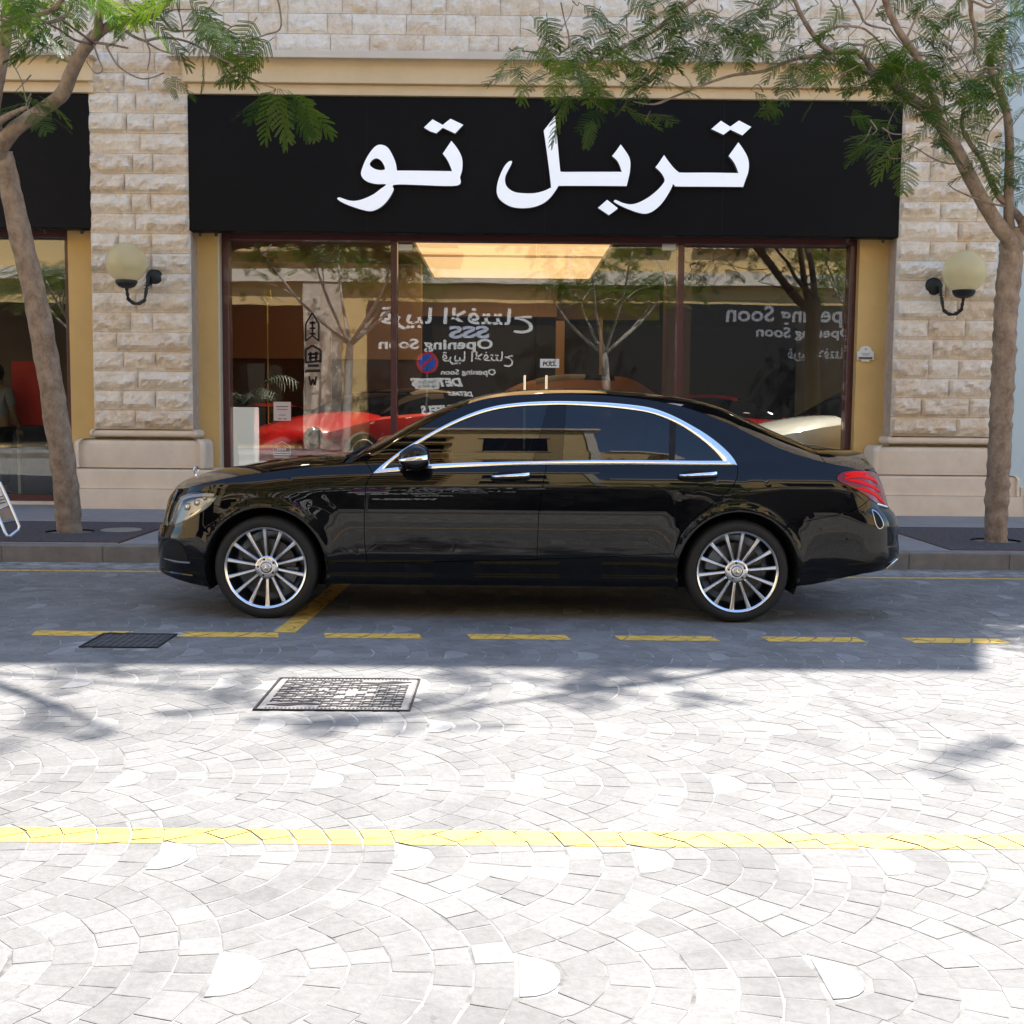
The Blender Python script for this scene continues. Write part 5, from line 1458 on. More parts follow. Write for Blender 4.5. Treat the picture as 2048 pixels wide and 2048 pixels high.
# ---- door handles
def handle(fn, cx, cy, doors):
    x, z = side_pt(*fn(cx, cy))
    for sgn, door in zip((1, -1), doors):
        r = .135
        vs = []; n = 24; prof = []
        P = []
        mb = MB()
        # flat dark oval on the door, standing in for the recess's shade
        ring = [(x + r * 1.0 * cos(2 * pi * k / 28), z + .040 * sin(2 * pi * k / 28)) for k in range(28)]
        V = []
        for (a, b) in ring: V.append(Vector((a, CYC - S(a, b) - .0008, b)))
        V.append(Vector((x, CYC - S(x, z) + .0, z)))
        V = [Vector((v.x, 2 * CYC - v.y, v.z)) if sgn < 0 else v for v in V]
        rc = mesh_obj('handle_recess_shade', V, [(k, (k + 1) % 28, 28) for k in range(28)], M_liner, None, smooth=True); rc.parent = door; rc.location = (0, 0, 0)
        # bar
        n = 20; pts = []; rs = []
        for k in range(n + 1):
            u = -1 + 2 * k / n; xx = x + u * .128; o_ = .012 + .026 * (1 - u ** 4); pts.append((xx, CYC - sgn * (S(xx, z) + o_), z + .004 + .006 * u)); rs.append(.011 + .011 * (1 - abs(u) ** 3))
        b = MB().tube(pts, rs, 12).build('door_handle', M_blackpaint, None, smooth=True); b.parent = door
        pts2 = []
        vs = []; fs = []
        for k in range(n + 1):
            u = -1 + 2 * k / n; xx = x + u * .125; o_ = .012 + .026 * (1 - u ** 4) + rs[k] * .93; h = .006 + .004 * u
            for (dz, dd) in ((.014 + h, -.006), (.016, .001), (.006, .003)): vs.append((xx, CYC - sgn * (S(xx, z) + o_ + dd), z + .004 + .006 * u + dz))
        for k in range(n):
            for j in range(2): fs.append((k * 3 + j, k * 3 + j + 1, k * 3 + j + 4, k * 3 + j + 3))
        b2 = MB().add(vs, fs).build('handle_strip', M_trim, None, smooth=True); b2.parent = door
handle(c2, 1240, 792, fdoor); handle(c3, 1334, 784, rdo)

# ---- mirrors
for sgn in (1, -1):
    p = onY(*c2(495, 642), CYC - 1.03); cx, cz = p.x, p.z
    n, m_ = 28, 16; vs, fs = [], []
    for i in range(m_ + 1):
        ph = -pi / 2 + pi * i / m_
        for j in range(n):
            t = 2 * pi * j / n
            def se(v, e): return (abs(v) ** e) * (1 if v >= 0 else -1)
            rx = .105; X = se(cos(t), .75) * se(cos(ph), .6) * rx; Z = se(sin(t), .8) * se(cos(ph), .6) * .082; Yy = se(sin(ph), .8) * .10
            X = X * (1.0) ; Z = Z * (1 - .25 * (-X / rx) * (1 if X < 0 else 0)) - (.012 if X > .05 else 0) * 0
            if Z > 0: Z *= (1.0 if X > 0 else (1 + .25 * X / rx)) * 1.12
            vs.append((cx + X + .02 * (Z / .08) * 0 , CYC - sgn * (1.01 + Yy), cz + Z))
    for i in range(m_):
        for j in range(n): fs.append((i * n + j, i * n + (j + 1) % n, (i + 1) * n + (j + 1) % n, (i + 1) * n + j))
    mr = cpart('door_mirror', MB().add(vs, fs), M_gloss, smooth=True)
    vs, fs = [], []
    for k in range(13):
        u = k / 12; X = -.095 + .185 * u; yy = 1.01 + .10 * (1 - abs((X) / .11) ** 3.2) ** .55
        zz = -.012 + .022 * u
        h = .007 + .009 * u
        vs += [(cx + X, CYC - sgn * (yy + .002 - .006), cz + zz + h + .003), (cx + X, CYC - sgn * (yy + .006), cz + zz + h * .5), (cx + X, CYC - sgn * (yy + .005), cz + zz - h)]
    for k in range(12):
        for j in range(2): fs.append((k * 3 + j, k * 3 + j + 1, k * 3 + j + 4, k * 3 + j + 3))
    b = MB().add(vs, fs).build('indicator_strip', M_trim, mr, smooth=True)
    pp = onY(*c2(395, 715), CYC - .93)
    b = MB().tube([(pp.x, CYC - sgn * .87, pp.z - .01), (pp.x + .03, CYC - sgn * .98, pp.z + .015)], [.03, .022], 10).build('mirror_foot', M_gloss, mr)
# mirror triangle
# ---- bonnet star
p = onY(*c1(342, 715), CYC); zc = interp(ZC, p.x)
st = MB().tube([(p.x, CYC, zc - .01), (p.x, CYC, zc + .02)], [.012, .005], 10)
ringp = [(p.x + .010 * cos(2 * pi * k / 20), CYC + .026 * cos(2 * pi * k / 20), zc + .048 + .028 * sin(2 * pi * k / 20)) for k in range(21)]
st.tube(ringp, .003, 6)
for k in range(3):
    a = pi / 2 + k * 2 * pi / 3; st.tube([(p.x, CYC, zc + .048), (p.x + .010 * cos(a), CYC + .026 * cos(a), zc + .048 + .027 * sin(a))], [.0035, .0015], 5)
cpart('bonnet_star', st, M_chrome, auto=50)
# ---- exhaust trims
for sgn in (1, -1):
    a = side_pt(*c4(1672, 1372)); b = side_pt(*c4(1745, 1302))
    xb_ = interp(XR_, b[1])
    mb = MB(); mb.tube([(a[0] - .03, CYC - sgn * .66, a[1] + .012), (a[0] + .055, CYC - sgn * .66, a[1] + .052)], .026, 10); mb.tube([(a[0] - .03, CYC - sgn * .57, a[1] + .012), (a[0] + .065, CYC - sgn * .57, a[1] + .056)], .026, 10)
    cpart('exhaust_tip', mb, M_chrome, auto=40)
strip('exhaust_trim', sp(c4, [(1664, 1378), (1700, 1350), (1752, 1305)]), [.012, .026, .012], M_chrome, .012)
strip('loop_reflection_edge', curve(sp(c4, [(1560, 925), (1600, 950), (1636, 1005), (1645, 1050), (1618, 1072), (1590, 1040), (1572, 975), (1558, 928)]), 4), .0035, M_steel, .005, th=.004)  # outline of a mirrored loop on the bumper, built as a thin strip
panel('loop_reflection', curve(sp(c4, [(1566, 935), (1600, 955), (1632, 1008), (1640, 1048), (1616, 1064), (1596, 1038), (1578, 980)]), 3), M_liner, off=.002, gap=0, rim=False)  # dark inside of that reflection, laid on as a panel
# parking sensors
for fn, q_ in ((c4, (1366, 1152)), (c1, (150, 1205))):
    x, z = side_pt(*fn(*q_))
    cpart('parking_sensor', MB().lathe([(.0, -.001), (.008, -.001), (.0085, .002)], 14, axis='Y', c=(x, CYC - S(x, z) - .0008, z)), M_liner)
print('car parts', len(car.children))
# ================================================================== TREES
def frond_mesh(name, seed, rich=True, npair=10):
    """feathery twice-divided leaf, 1 m long along +X, blade roughly in XY, drooping in Z"""
    r_ = random.Random(seed); vs, fs = [], []
    droop = r_.uniform(.10, .28); side = r_.uniform(-.12, .12)
    def mid(t): return Vector((t, side * t * t, -droop * t * t))
    n = 8
    for i in range(n + 1):
        t = i / n; p = mid(t); w = .008 * (1 - .6 * t)
        vs += [tuple(p + Vector((0, w, 0))), tuple(p + Vector((0, -w, 0))), tuple(p + Vector((0, 0, -w)))]
    for i in range(n):
        a = i * 3
        for j in range(3): fs.append((a + j, a + (j + 1) % 3, a + 3 + (j + 1) % 3, a + 3 + j))
    for k in range(npair):
        t = .16 + .84 * k / (npair - 1); p = mid(t)
        L = .34 * (0.55 + .45 * sin(pi * (.15 + .8 * t))) * r_.uniform(.9, 1.08) * (1.0 if t < .95 else .8)
        for s in (-1, 1):
            ang = radians(68 - 34 * t) * s + r_.uniform(-.10, .10); d = Vector((cos(ang), sin(ang), r_.uniform(-.25, .08))).normalized()
            q = d.cross(Vector((0, 0, 1))).normalized(); nup = q.cross(d)
            m_ = 13 if rich else 1
            if rich:
                for i in range(m_):
                    u = (i + .8) / m_; c = p + d * (L * u) + Vector((0, 0, -.16 * L * u * u)); ll = .038 * (1 - .45 * u ** 3)
                    for s2 in (-1, 1):
                        e = (q * s2 * .93 + d * .42 + nup * .12 * r_.uniform(-1, 1)); w = d * .018
                        a = len(vs); vs += [tuple(c - w * .5), tuple(c + e * ll * .5 - w), tuple(c + e * ll), tuple(c + e * ll * .5 + w)]; fs.append((a, a + 1, a + 2, a + 3))
            else:
                a = len(vs); w = q * .026
                e1 = p + d * (L * .5) + Vector((0, 0, -.04 * L)); e2 = p + d * L + Vector((0, 0, -.16 * L))
                vs += [tuple(p - w * .5), tuple(p + w * .5), tuple(e1 - w), tuple(e1 + w), tuple(e2)]
                fs += [(a, a + 1, a + 3, a + 2), (a + 2, a + 3, a + 4)]
    return vs, fs
FR_M = []
for s in range(7):
    v_, f_ = frond_mesh('leaf', 50 + s); me = bpy.data.meshes.new('leaf'); me.from_pydata(v_, [], f_); me.materials.append(M_leaf if s % 3 else M_leafd); FR_M.append(me)
LOW = [frond_mesh('leaf', 90 + s, False, 9) for s in range(4)]
def frame_from(d, roll, up=Vector((0, 0, 1))):
    x = d.normalized(); y = up.cross(x)
    if y.length < 1e-3: y = Vector((0, 1, 0))
    y.normalize(); z = x.cross(y); m = Matrix((x, y, z)).transposed()
    return m @ Matrix.Rotation(roll, 3, 'X')
class Tree:
    def __init__(s, name, base, label, seed, group='feathery street trees'):
        s.r = empty(name, base); tag(s.r, label, 'tree', group); s.b = Vector(base); s.rn = random.Random(seed); s.lowv = []; s.lowf = []; s.nfr = 0
    def limb(s, pts, r0, r1, name='branch', m=None, sides=9, wob=0.0):
        pts = [Vector(p) for p in pts]; P = []
        for i in range(len(pts) - 1):
            p0, p1, p2, p3 = pts[max(i - 1, 0)], pts[i], pts[i + 1], pts[min(i + 2, len(pts) - 1)]
            for k in range(8 if r0 > .1 else 4):
                t = k / (8 if r0 > .1 else 4); P.append(.5 * (2 * p1 + (p2 - p0) * t + (2 * p0 - 5 * p1 + 4 * p2 - p3) * t * t + (3 * p1 - p0 - 3 * p2 + p3) * t ** 3))
        P.append(pts[-1]); n = len(P)
        rs = [r0 + (r1 - r0) * i / (n - 1) for i in range(n)]
        if wob: rs = [r * (1 + wob * noise.noise(Vector((i * .7, s.b.x, 3)))) for i, r in enumerate(rs)]
        mb = MB(); mb.tube([p - s.b for p in P], rs, sides)
        if r0 > .06:
            for i, v in enumerate(mb.v):
                a = Vector(v); q = P[min(i // sides, n - 1)] - s.b; d = (a - q); L = d.length
                if L > 1e-4:
                    k = .07 * noise.noise(a * 6) + .04 * noise.noise(a * 22 + Vector((5, 1, 2))) + .35 * max(0, noise.noise(a * 3.1 + Vector((s.b.x, 0, 7))) - .38)
                    mb.v[i] = tuple(q + d * (1 + k))
        o = mb.build(name, m or M_bark, s.r, smooth=True); return P
    def leaf(s, base, d, size, roll=0.0, k=None):
        me = FR_M[s.rn.randrange(len(FR_M)) if k is None else k]
        o = bpy.data.objects.new('leaf', me); COL.objects.link(o); o.parent = s.r
        m = frame_from(Vector(d), roll).to_4x4() @ Matrix.Scale(size, 4); m.translation = Vector(base) - s.b
        o.matrix_local = m; s.nfr += 1
    def low(s, base, d, size, roll):
        v_, f_ = LOW[s.rn.randrange(len(LOW))]; m = frame_from(Vector(d), roll) * 1.0; k = len(s.lowv); b = Vector(base) - s.b
        for v in v_: s.lowv.append(tuple(b + (m @ Vector(v)) * size))
        s.lowf += [tuple(i + k for i in f) for f in f_]
    def finish(s, name='crown'):
        if s.lowv:
            o = mesh_obj(name, s.lowv, s.lowf, M_leaf, s.r); tag(o, kind='stuff')
    def cluster_px(s, x0, x1, y0, y1, n, Y, dy=.5, size=(.30, .42), down=.35, twig=True):
        """leaves hung through a block of the crown, each with its own twig now and then"""
        for i in range(n):
            px, py = s.rn.uniform(x0, x1), s.rn.uniform(y0, y1); Yd = Y + s.rn.uniform(-dy, dy)
            p = onY(px, py, Yd); a = s.rn.uniform(0, 2 * pi)
            d = Vector((cos(a), .75 * sin(a), -down + s.rn.uniform(-.35, .35)))
            sz = s.rn.uniform(*size); p = p - d.normalized() * sz * .45
            s.leaf(p, d, sz, s.rn.uniform(-.6, .6))
            if twig and s.rn.random() < .45:
                q = p + Vector((s.rn.uniform(-.3, .3), s.rn.uniform(-.1, .2), s.rn.uniform(-.05, .35)))
                mid = (p + q) / 2 + Vector((s.rn.uniform(-.05, .05), 0, s.rn.uniform(-.06, .06)))
                s.limb([q, mid, p], .0075, .0035, 'twig', M_twig, 5)
    def blob(s, c, rad, n, size=(.35, .5)):
        for i in range(n):
            v = Vector((s.rn.gauss(0, 1), s.rn.gauss(0, 1), s.rn.gauss(0, 1))); v.normalize(); v = v * (s.rn.random() ** .4)
            p = Vector(c) + Vector((v.x * rad[0], v.y * rad[1], v.z * rad[2])); a = s.rn.uniform(0, 2 * pi)
            s.low(p, (cos(a), sin(a), -.25 + s.rn.uniform(-.3, .3)), s.rn.uniform(*size), s.rn.uniform(-.5, .5))
def pxY(pts, Ys):
    n = len(pts)
    if not isinstance(Ys, (list, tuple)): Ys = [Ys, Ys]
    return [onY(p[0], p[1], Ys[0] + (Ys[-1] - Ys[0]) * i / (n - 1)) for i, p in enumerate(pts)]

# ---- left tree
T = Tree('street_tree', (-4.42, 12.05, .15), 'leaning grey-barked tree with feathery leaves, left of the black sedan', 5)
P = [(140, 1078), (138, 1050), (130, 960), (112, 830), (90, 700), (66, 575), (40, 466), (19, 371), (4, 305)]
tr = pxY(P, [12.05, 11.6]); tr = [tr[0] + Vector((0, 0, -.12))] + tr
T.limb(tr, .135, .096, 'trunk', M_bark, 22, .10)
T.limb(pxY([(4, 318), (0, 295), (25, 262), (62, 235), (105, 205), (127, 183), (143, 145), (160, 110), (177, 87), (190, 70)], [11.6, 10.6]), .075, .052, 'branch', M_bark, 12, .06)
T.limb(pxY([(4, 300), (-14, 240), (-10, 190), (-2, 150), (7, 105), (14, 50), (22, -30), (30, -120)], [11.6, 10.8]), .07, .04, 'branch', M_bark, 10)
T.limb(pxY([(-14, 262), (0, 243), (28, 226), (55, 214)], [11.5, 10.9]), .045, .014, 'branch', M_bark, 8)
for pts, Ya, Yb, r0, r1 in [([(186, 78), (205, 60), (235, 45), (272, 40), (300, 30), (330, 10), (352, -30), (380, -90)], 10.6, 9.8, .045, .02),
        ([(186, 80), (196, 60), (200, 25), (212, -30), (220, -120)], 10.6, 10.0, .042, .022), ([(184, 84), (160, 66), (130, 45), (100, 22)], 10.5, 9.4, .012, .007),
        ([(184, 88), (150, 80), (120, 60), (66, 32)], 10.5, 9.2, .012, .007), ([(184, 85), (215, 88), (255, 96)], 10.5, 10.1, .014, .008),
        ([(235, 47), (262, 70), (290, 82)], 10.3, 9.6, .016, .010), ([(290, 82), (320, 100), (350, 108)], 9.6, 9.4, .009, .005),
        ([(290, 82), (330, 75), (380, 85), (430, 112), (470, 130)], 9.6, 9.9, .012, .005), ([(0, 20), (22, 42), (60, 68), (85, 88), (120, 92)], 9.3, 9.6, .010, .006),
        ([(0, 38), (25, 44), (60, 33), (100, 22), (130, -10), (150, -60)], 9.3, 9.0, .014, .02), ([(212, 90), (220, 106), (240, 135), (285, 158), (328, 146)], 10.2, 10.2, .009, .005),
        ([(285, 45), (292, 80), (300, 105), (295, 140)], 9.6, 9.5, .008, .005), ([(188, 90), (196, 115), (205, 140), (190, 146), (170, 118)], 9.6, 9.5, .007, .004),
        ([(317, 27), (345, 60), (360, 62), (400, 60)], 10.0, 10.0, .012, .006), ([(430, 112), (470, 140), (520, 165), (552, 178)], 10.0, 10.2, .008, .004),
        ([(352, 5), (362, 40), (368, 75)], 9.8, 9.8, .007, .004), ([(14, 112), (38, 150), (50, 190), (54, 215)], 11.0, 10.9, .006, .004), ([(490, 85), (530, 70), (560, 58), (560, 20), (550, -20)], 10.4, 10.4, .006, .008),
        ([(60, 14), (90, 45), (130, 35), (145, 5)], 9.4, 9.4, .012, .008), ([(18, 120), (30, 105), (36, 95)], 11.0, 11.0, .006, .003)]:
    T.limb(pxY(pts, [Ya, Yb]), r0, r1, 'branch', M_twig if r0 < .013 else M_bark, 7)
for a in [(0, 110, -20, 80, 15, 9.3), (140, 225, -25, 35, 4, 8.9), (235, 330, -15, 45, 7, 9.4), (330, 420, 0, 85, 7, 9.8), (385, 520, 15, 145, 12, 10.3), (15, 130, 195, 245, 6, 11.0), (40, 110, 95, 110, 2, 10.3)]:
    T.cluster_px(a[0], a[1], a[2], a[3], a[4], a[5], size=(.30, .46))
def fr_px(T, x0, y0, x1, y1, Y, dY=0.0, roll=0.0, k=None):
    a, b = onY(x0, y0, Y), onY(x1, y1, Y + dY); T.leaf(a, b - a, (b - a).length, roll, k)
for q in [(552, 178, 472, 212), (552, 178, 512, 262), (555, 178, 560, 275), (558, 178, 592, 283), (560, 178, 625, 265), (575, 180, 668, 255), (552, 178, 500, 232), (556, 176, 610, 196), (600, 195, 630, 272)]:
    fr_px(T, *q, 10.3, .12, T.rn.uniform(-.5, .5))
for q in [(335, 148, 392, 184), (332, 150, 350, 188), (225, -10, 225, 68), (205, -20, 240, 60), (175, -15, 205, 60), (105, -5, 160, 40), (118, 58, 150, 98), (150, -30, 165, 50), (395, 60, 430, 165), (400, 62, 520, 140), (410, 70, 470, 160)]:
    fr_px(T, *q, 9.2 if q[1] < 0 else 10.0, .1, T.rn.uniform(-.4, .4))
for c, rad, n in [((-5.2, 9.6, 6.4), (1.6, 1.5, .8), 150), ((-3.4, 11.0, 6.9), (1.4, .6, .5), 60), ((.05, 9.85, 7.0), (.40, .10, .12), 5), ((.10, 10.9, 7.0), (.5, .15, .15), 5), ((-.5, 11.15, 7.0), (.7, .18, .2), 7), ((.65, 10.3, 7.0), (.3, .12, .12), 7), ((-6.4, 10.5, 7), (1.5, 1.5, 1), 120)]:
    T.blob(c, rad, n)
for pts in [[(-4.6, 10.9, 5.3), (-3.6, 11.1, 6.3), (-2.3, 11.2, 6.8), (-.9, 11.0, 6.95), (.2, 10.7, 7.0)], [(-.9, 10.9, 6.95), (-.2, 10.3, 7.0), (.2, 9.85, 7.0)], [(-5.2, 10.8, 5.2), (-5.4, 10.4, 6.4), (-5.9, 10.4, 7.4)]]:
    T.limb(pts, .045, .012, 'branch', M_bark, 7)
for c, rad, n in [((-4.7, 11.7, 6.3), (1.5, .55, .7), 110), ((-3.0, 11.6, 6.0), (.9, .4, .45), 50)]:
    T.blob(c, rad, n)
for pts in [[(-4.9, 10.9, 5.2), (-5.0, 11.2, 5.9), (-4.7, 11.6, 6.8)], [(-3.95, 10.1, 5.0), (-3.8, 10.8, 5.7), (-3.2, 11.5, 6.2)], [(-3.2, 9.9, 5.1), (-3.0, 10.9, 5.7), (-2.7, 11.6, 6.2)], [(-4.4, 10.2, 5.2), (-4.6, 10.9, 5.8), (-4.2, 11.7, 6.6)]]:
    T.limb(pts, .04, .012, 'branch', M_bark, 7)
T.finish(); T1 = T

# ---- right tree
T = Tree('street_tree', (4.93, 11.96, .15), 'tall tree with wide feathery crown, right of the sedan tail', 11)
def r3(x, y): return (1348 + x / 2.76, y / 2.76)
def r2_(x, y): return (650 + x / 2.76, y / 2.76)
P = [(1991, 1096), (1992, 1060), (1995, 980), (2000, 880), (2004, 800), (2008, 700), (2012, 620), (2019, 540), (2024, 490), (2026, 455)]
tr = pxY(P, [11.96, 11.7]); tr = [tr[0] + Vector((0, 0, -.12))] + tr
T.limb(tr, .110, .112, 'trunk', M_bark, 22, .16)
RB = [([(1880, 1380), (1850, 1320), (1780, 1230), (1700, 1100), (1620, 950), (1560, 830), (1480, 700), (1400, 610), (1300, 540), (1180, 440)], 11.7, 11.2, .082, .048, r3),
      ([(1870, 1330), (1850, 1230), (1848, 1100), (1850, 950), (1852, 800), (1840, 640), (1800, 500), (1760, 420), (1740, 300)], 11.7, 11.3, .055, .030, r3),
      ([(1925, 1380), (1935, 1280), (1905, 1200), (1850, 1140), (1795, 1085), (1740, 980), (1700, 880), (1640, 800), (1590, 700), (1600, 600)], 11.7, 11.5, .045, .016, r3),
      ([(1905, 1300), (1990, 1150), (2080, 950), (2150, 700), (2180, 400), (2200, 0)], 11.7, 10.5, .06, .04, r3),
      ([(1460, 660), (1440, 560), (1410, 470), (1340, 310), (1240, 170), (1170, 10), (1140, -120), (1100, -300)], 11.3, 10.8, .042, .028, r3),
      ([(1180, 440), (1100, 400), (1060, 330), (1000, 285), (900, 288), (820, 255), (760, 180), (700, 80), (660, -20), (620, -150)], 11.2, 10.9, .030, .016, r3),
      ([(1180, 440), (1080, 405), (960, 350), (850, 318), (720, 315), (600, 350), (480, 395), (330, 415), (200, 455), (60, 510), (-90, 570), (-130, 575)], 11.2, 10.8, .024, .008, r3),
      ([(790, 205), (900, 148), (1020, 150), (1080, 180), (1140, 240), (1190, 320)], 11.0, 11.1, .013, .008, r3),
      ([(800, 190), (870, 155), (900, 80), (880, 20), (820, -40)], 11.0, 11.0, .010, .006, r3),
      ([(1250, 300), (1290, 200), (1340, 90), (1400, -30)], 11.1, 11.0, .013, .010, r3), ([(1180, 160), (1060, 130), (1020, 50), (960, -50)], 11.0, 11.0, .009, .012, r3),
      ([(1830, 1140), (1700, 1110), (1580, 1060), (1540, 1040), (1510, 1010)], 11.5, 11.3, .010, .005, r3), ([(1600, 905), (1500, 900), (1420, 870), (1340, 820), (1260, 780)], 11.4, 11.0, .009, .005, r3),
      ([(1370, 600), (1260, 560), (1180, 700), (1210, 800), (1180, 830)], 11.0, 10.9, .006, .004, r3), ([(1640, -30), (1640, 80), (1665, 180), (1660, 300)], 11.0, 11.2, .022, .014, r3),
      ([(1800, -10), (1740, 40), (1680, 20), (1640, 0)], 11.0, 11.0, .012, .010, r3), ([(640, -60), (560, 40), (420, 60), (300, 130)], 11.0, 11.0, .010, .006, r3),
      ([(2160, -80), (2000, 20), (1900, 100), (1800, 180), (1640, 262), (1500, 340), (1400, 430), (1300, 430)], 10.9, 10.6, .024, .006, r2_),
      ([(1500, 340), (1380, 350), (1300, 370), (1200, 420), (1120, 450)], 10.7, 10.6, .009, .004, r2_), ([(1200, 360), (1260, 240), (1310, 150), (1350, 90), (1370, 30)], 10.6, 10.7, .006, .003, r2_),
      ([(1640, 262), (1560, 200), (1560, 110), (1500, 60)], 10.7, 10.7, .006, .003, r2_), ([(1932, 530), (1850, 570), (1780, 575), (1700, 560)], 10.8, 10.7, .008, .004, r2_), ([(1932, 290), (1760, 340), (1650, 380), (1500, 430)], 10.8, 10.7, .008, .004, r2_),
      ([(700, 470), (600, 500), (560, 520)], 10.9, 10.9, .006, .003, r3), ([(1860, 340), (1880, 440), (1920, 480), (1860, 520)], 10.8, 10.8, .012, .008, r3)]
for pts, Ya, Yb, r0, r1, fn in RB:
    T.limb(pxY([fn(*p) for p in pts], [Ya, Yb]), r0, r1, 'branch', M_twig if r0 < .012 else M_bark, 8 if r0 > .02 else 6, .05)
for a in [(1345, 1480, 10, 140, 26, 11.0), (1480, 1680, 20, 110, 20, 11.0), (1560, 1700, 100, 165, 14, 10.9), (1690, 1860, 95, 210, 38, 11.0), (1800, 2060, -20, 170, 52, 11.3),
          (1840, 2060, 150, 320, 38, 11.1), (1700, 1800, 215, 300, 7, 10.9), (1515, 1565, 195, 235, 2, 10.9), (1015, 1200, 95, 185, 24, 10.6), (1130, 1320, 170, 235, 8, 10.7),
          (1055, 1120, 45, 80, 3, 10.7), (1150, 1350, -10, 100, 20, 10.8), (1200, 1345, 100, 170, 12, 10.7), (1800, 1950, 295, 350, 4, 11.1), (1340, 1560, -20, 60, 14, 10.9), (1980, 2060, 300, 420, 6, 11.3)]:
    T.cluster_px(a[0], a[1], a[2], a[3], a[4], a[5], size=(.28, .44))
for q in [(1760, 280, 1690, 312), (1770, 270, 1700, 262), (1765, 285, 1740, 318), (1790, 262, 1735, 300), (1545, 195, 1510, 225), (1545, 195, 1562, 238), (1185, 235, 1180, 290), (1150, 180, 1085, 262), (1640, 185, 1600, 228), (1600, 120, 1545, 170), (1660, 135, 1705, 185)]:
    fr_px(T, *q, 10.8, .1, T.rn.uniform(-.5, .5))
for c, rad, n in [((7.8, 11.8, 7.0), (1.2, 1.2, .8), 120), ((2.4, 10.75, 7.0), (.70, .28, .25), 26), ((1.35, 10.12, 7.0), (.5, .16, .16), 14), ((3.7, 9.5, 7.0), (.24, .05, .08), 4)]:
    T.blob(c, rad, n)
for pts in [[(4.2, 11.2, 5.4), (3.3, 11.0, 6.3), (2.4, 10.7, 6.9), (1.3, 10.1, 7.0)], [(5.2, 11.4, 5.4), (6.2, 11.4, 6.2), (7.0, 11.4, 6.8)]]:
    T.limb(pts, .04, .012, 'branch', M_bark, 7)
for c, rad, n in [((5.4, 12.0, 6.3), (1.0, .6, .7), 90), ((3.1, 11.8, 5.9), (1.2, .35, .35), 60), ((1.3, 11.6, 5.9), (.9, .3, .3), 40)]:
    T.blob(c, rad, n)
for pts in [[(3.7, 10.8, 5.4), (3.6, 11.2, 5.7), (3.2, 11.7, 6.1)], [(5.2, 11.4, 5.2), (5.4, 11.7, 5.8), (5.4, 12.1, 6.7)], [(2.6, 10.9, 5.4), (2.2, 11.3, 5.7), (1.4, 11.6, 6.0)]]:
    T.limb(pts, .03, .012, 'branch', M_bark, 7)
T.limb([(3.3, 11.0, 6.3), (3.5, 10.3, 6.7), (3.7, 9.5, 7.0)], .010, .005, 'branch', M_twig, 5)
T.finish(); T2 = T
print('leaves', T1.nfr, T2.nfr)

# ---- trees across the street (seen in the glass and the paint)
M_sunbark = bark('sunlit_pale_bark', (.34, .30, .25), (.55, .49, .42))  # bark colour lightened so the far trunks look sunlit
def far_tree(base, label, seed, lean=.3, h=3.0):
    T = Tree('street_tree', base, label, seed); b = Vector(base); rn = T.rn
    top_ = b + Vector((lean, 0, h)); T.limb([b + Vector((0, 0, -.1)), b + Vector((lean * .4, 0, h * .5)), top_], .13, .10, 'trunk', M_sunbark, 12, .1)
    for k in range(6):
        a = k * pi / 3 + rn.uniform(-.4, .4); L = rn.uniform(1.8, 2.6)
        e = top_ + Vector((cos(a) * L, sin(a) * L * .7, rn.uniform(1.6, 2.8))); m_ = (top_ + e) / 2 + Vector((cos(a) * .2, 0, -.15))
        T.limb([top_ + Vector((0, 0, -.15)), m_, e], .06, .02, 'branch', M_sunbark, 7)
        for q in range(4):
            st = m_ + (e - m_) * rn.random(); e2 = st + Vector((rn.uniform(-1.1, 1.1), rn.uniform(-.8, .8), rn.uniform(.0, 1.0)))
            T.limb([st, (st + e2) / 2 + Vector((0, 0, .1)), e2], .020, .007, 'branch', M_sunbark, 5)
            T.blob(e2, (.7, .6, .4), 16, (.4, .55))
        T.blob(e, (.9, .7, .5), 22, (.4, .55))
    T.finish(); return T
far_tree((-4.55, -2.7, .15), 'sun-bright tree reflected in the left shop pane, standing across the street', 31, .15, 3.2)
far_tree((2.9, -2.9, .15), 'leafy tree reflected in the right shop pane, across the street', 32, -.2, 3.0)
far_tree((10.5, -2.8, .15), 'tree across the street beyond the right edge of the picture', 33, .2, 3.1)
far_tree((-11.8, -2.8, .15), 'tree across the street beyond the left edge of the picture', 34, .2, 3.0)
# ================================================================== THE OTHER SIDE OF THE STREET (seen in reflections)
op = mesh_obj('far_pavement', [(-60, -6.5, .15), (60, -6.5, .15), (60, -1.6, .15), (-60, -1.6, .15)], [(0, 1, 2, 3)], M_pave); tag(op, 'pavement on the far side of the street', kind='structure')
tag(MB().box(-60, 60, -1.6, -1.42, -.02, .15, .01).build('far_kerb', M_kerb), 'kerb on the far side of the street', kind='structure')
ob = empty('opposite_building', (0, -6.5, 0)); tag(ob, 'ochre and stone building across the street with black hoarding, mirrored in the shop glass', 'building')
def OP(mb, name, m, **kw):
    o = mb.build(name, m, None, **kw); o.parent = ob; o.location = (0, 6.5, 0); return o
M_oyel = simple('sunlit_ochre_render', (0.70, 0.49, 0.22), .85, vary=.08, vscale=1)
OP(MB().box(-60, 2.0, -20, -6.5, 0, 14.2), 'wall', M_oyel)
OP(MB().box(2.001, 60, -20, -6.52, 0, 10.4), 'lower_wing', M_oyel)
OP(MB().box(-60, 2.2, -6.7, -6.1, 14.21, 14.6), 'cornice', M_cornw)
OP(MB().box(2.25, 60, -6.7, -6.2, 10.41, 10.8), 'wing_cornice', M_cornw)
OP(MB().box(-60, 60, -6.49, -6.2, 5.3, 5.7), 'string_course', M_cornw)
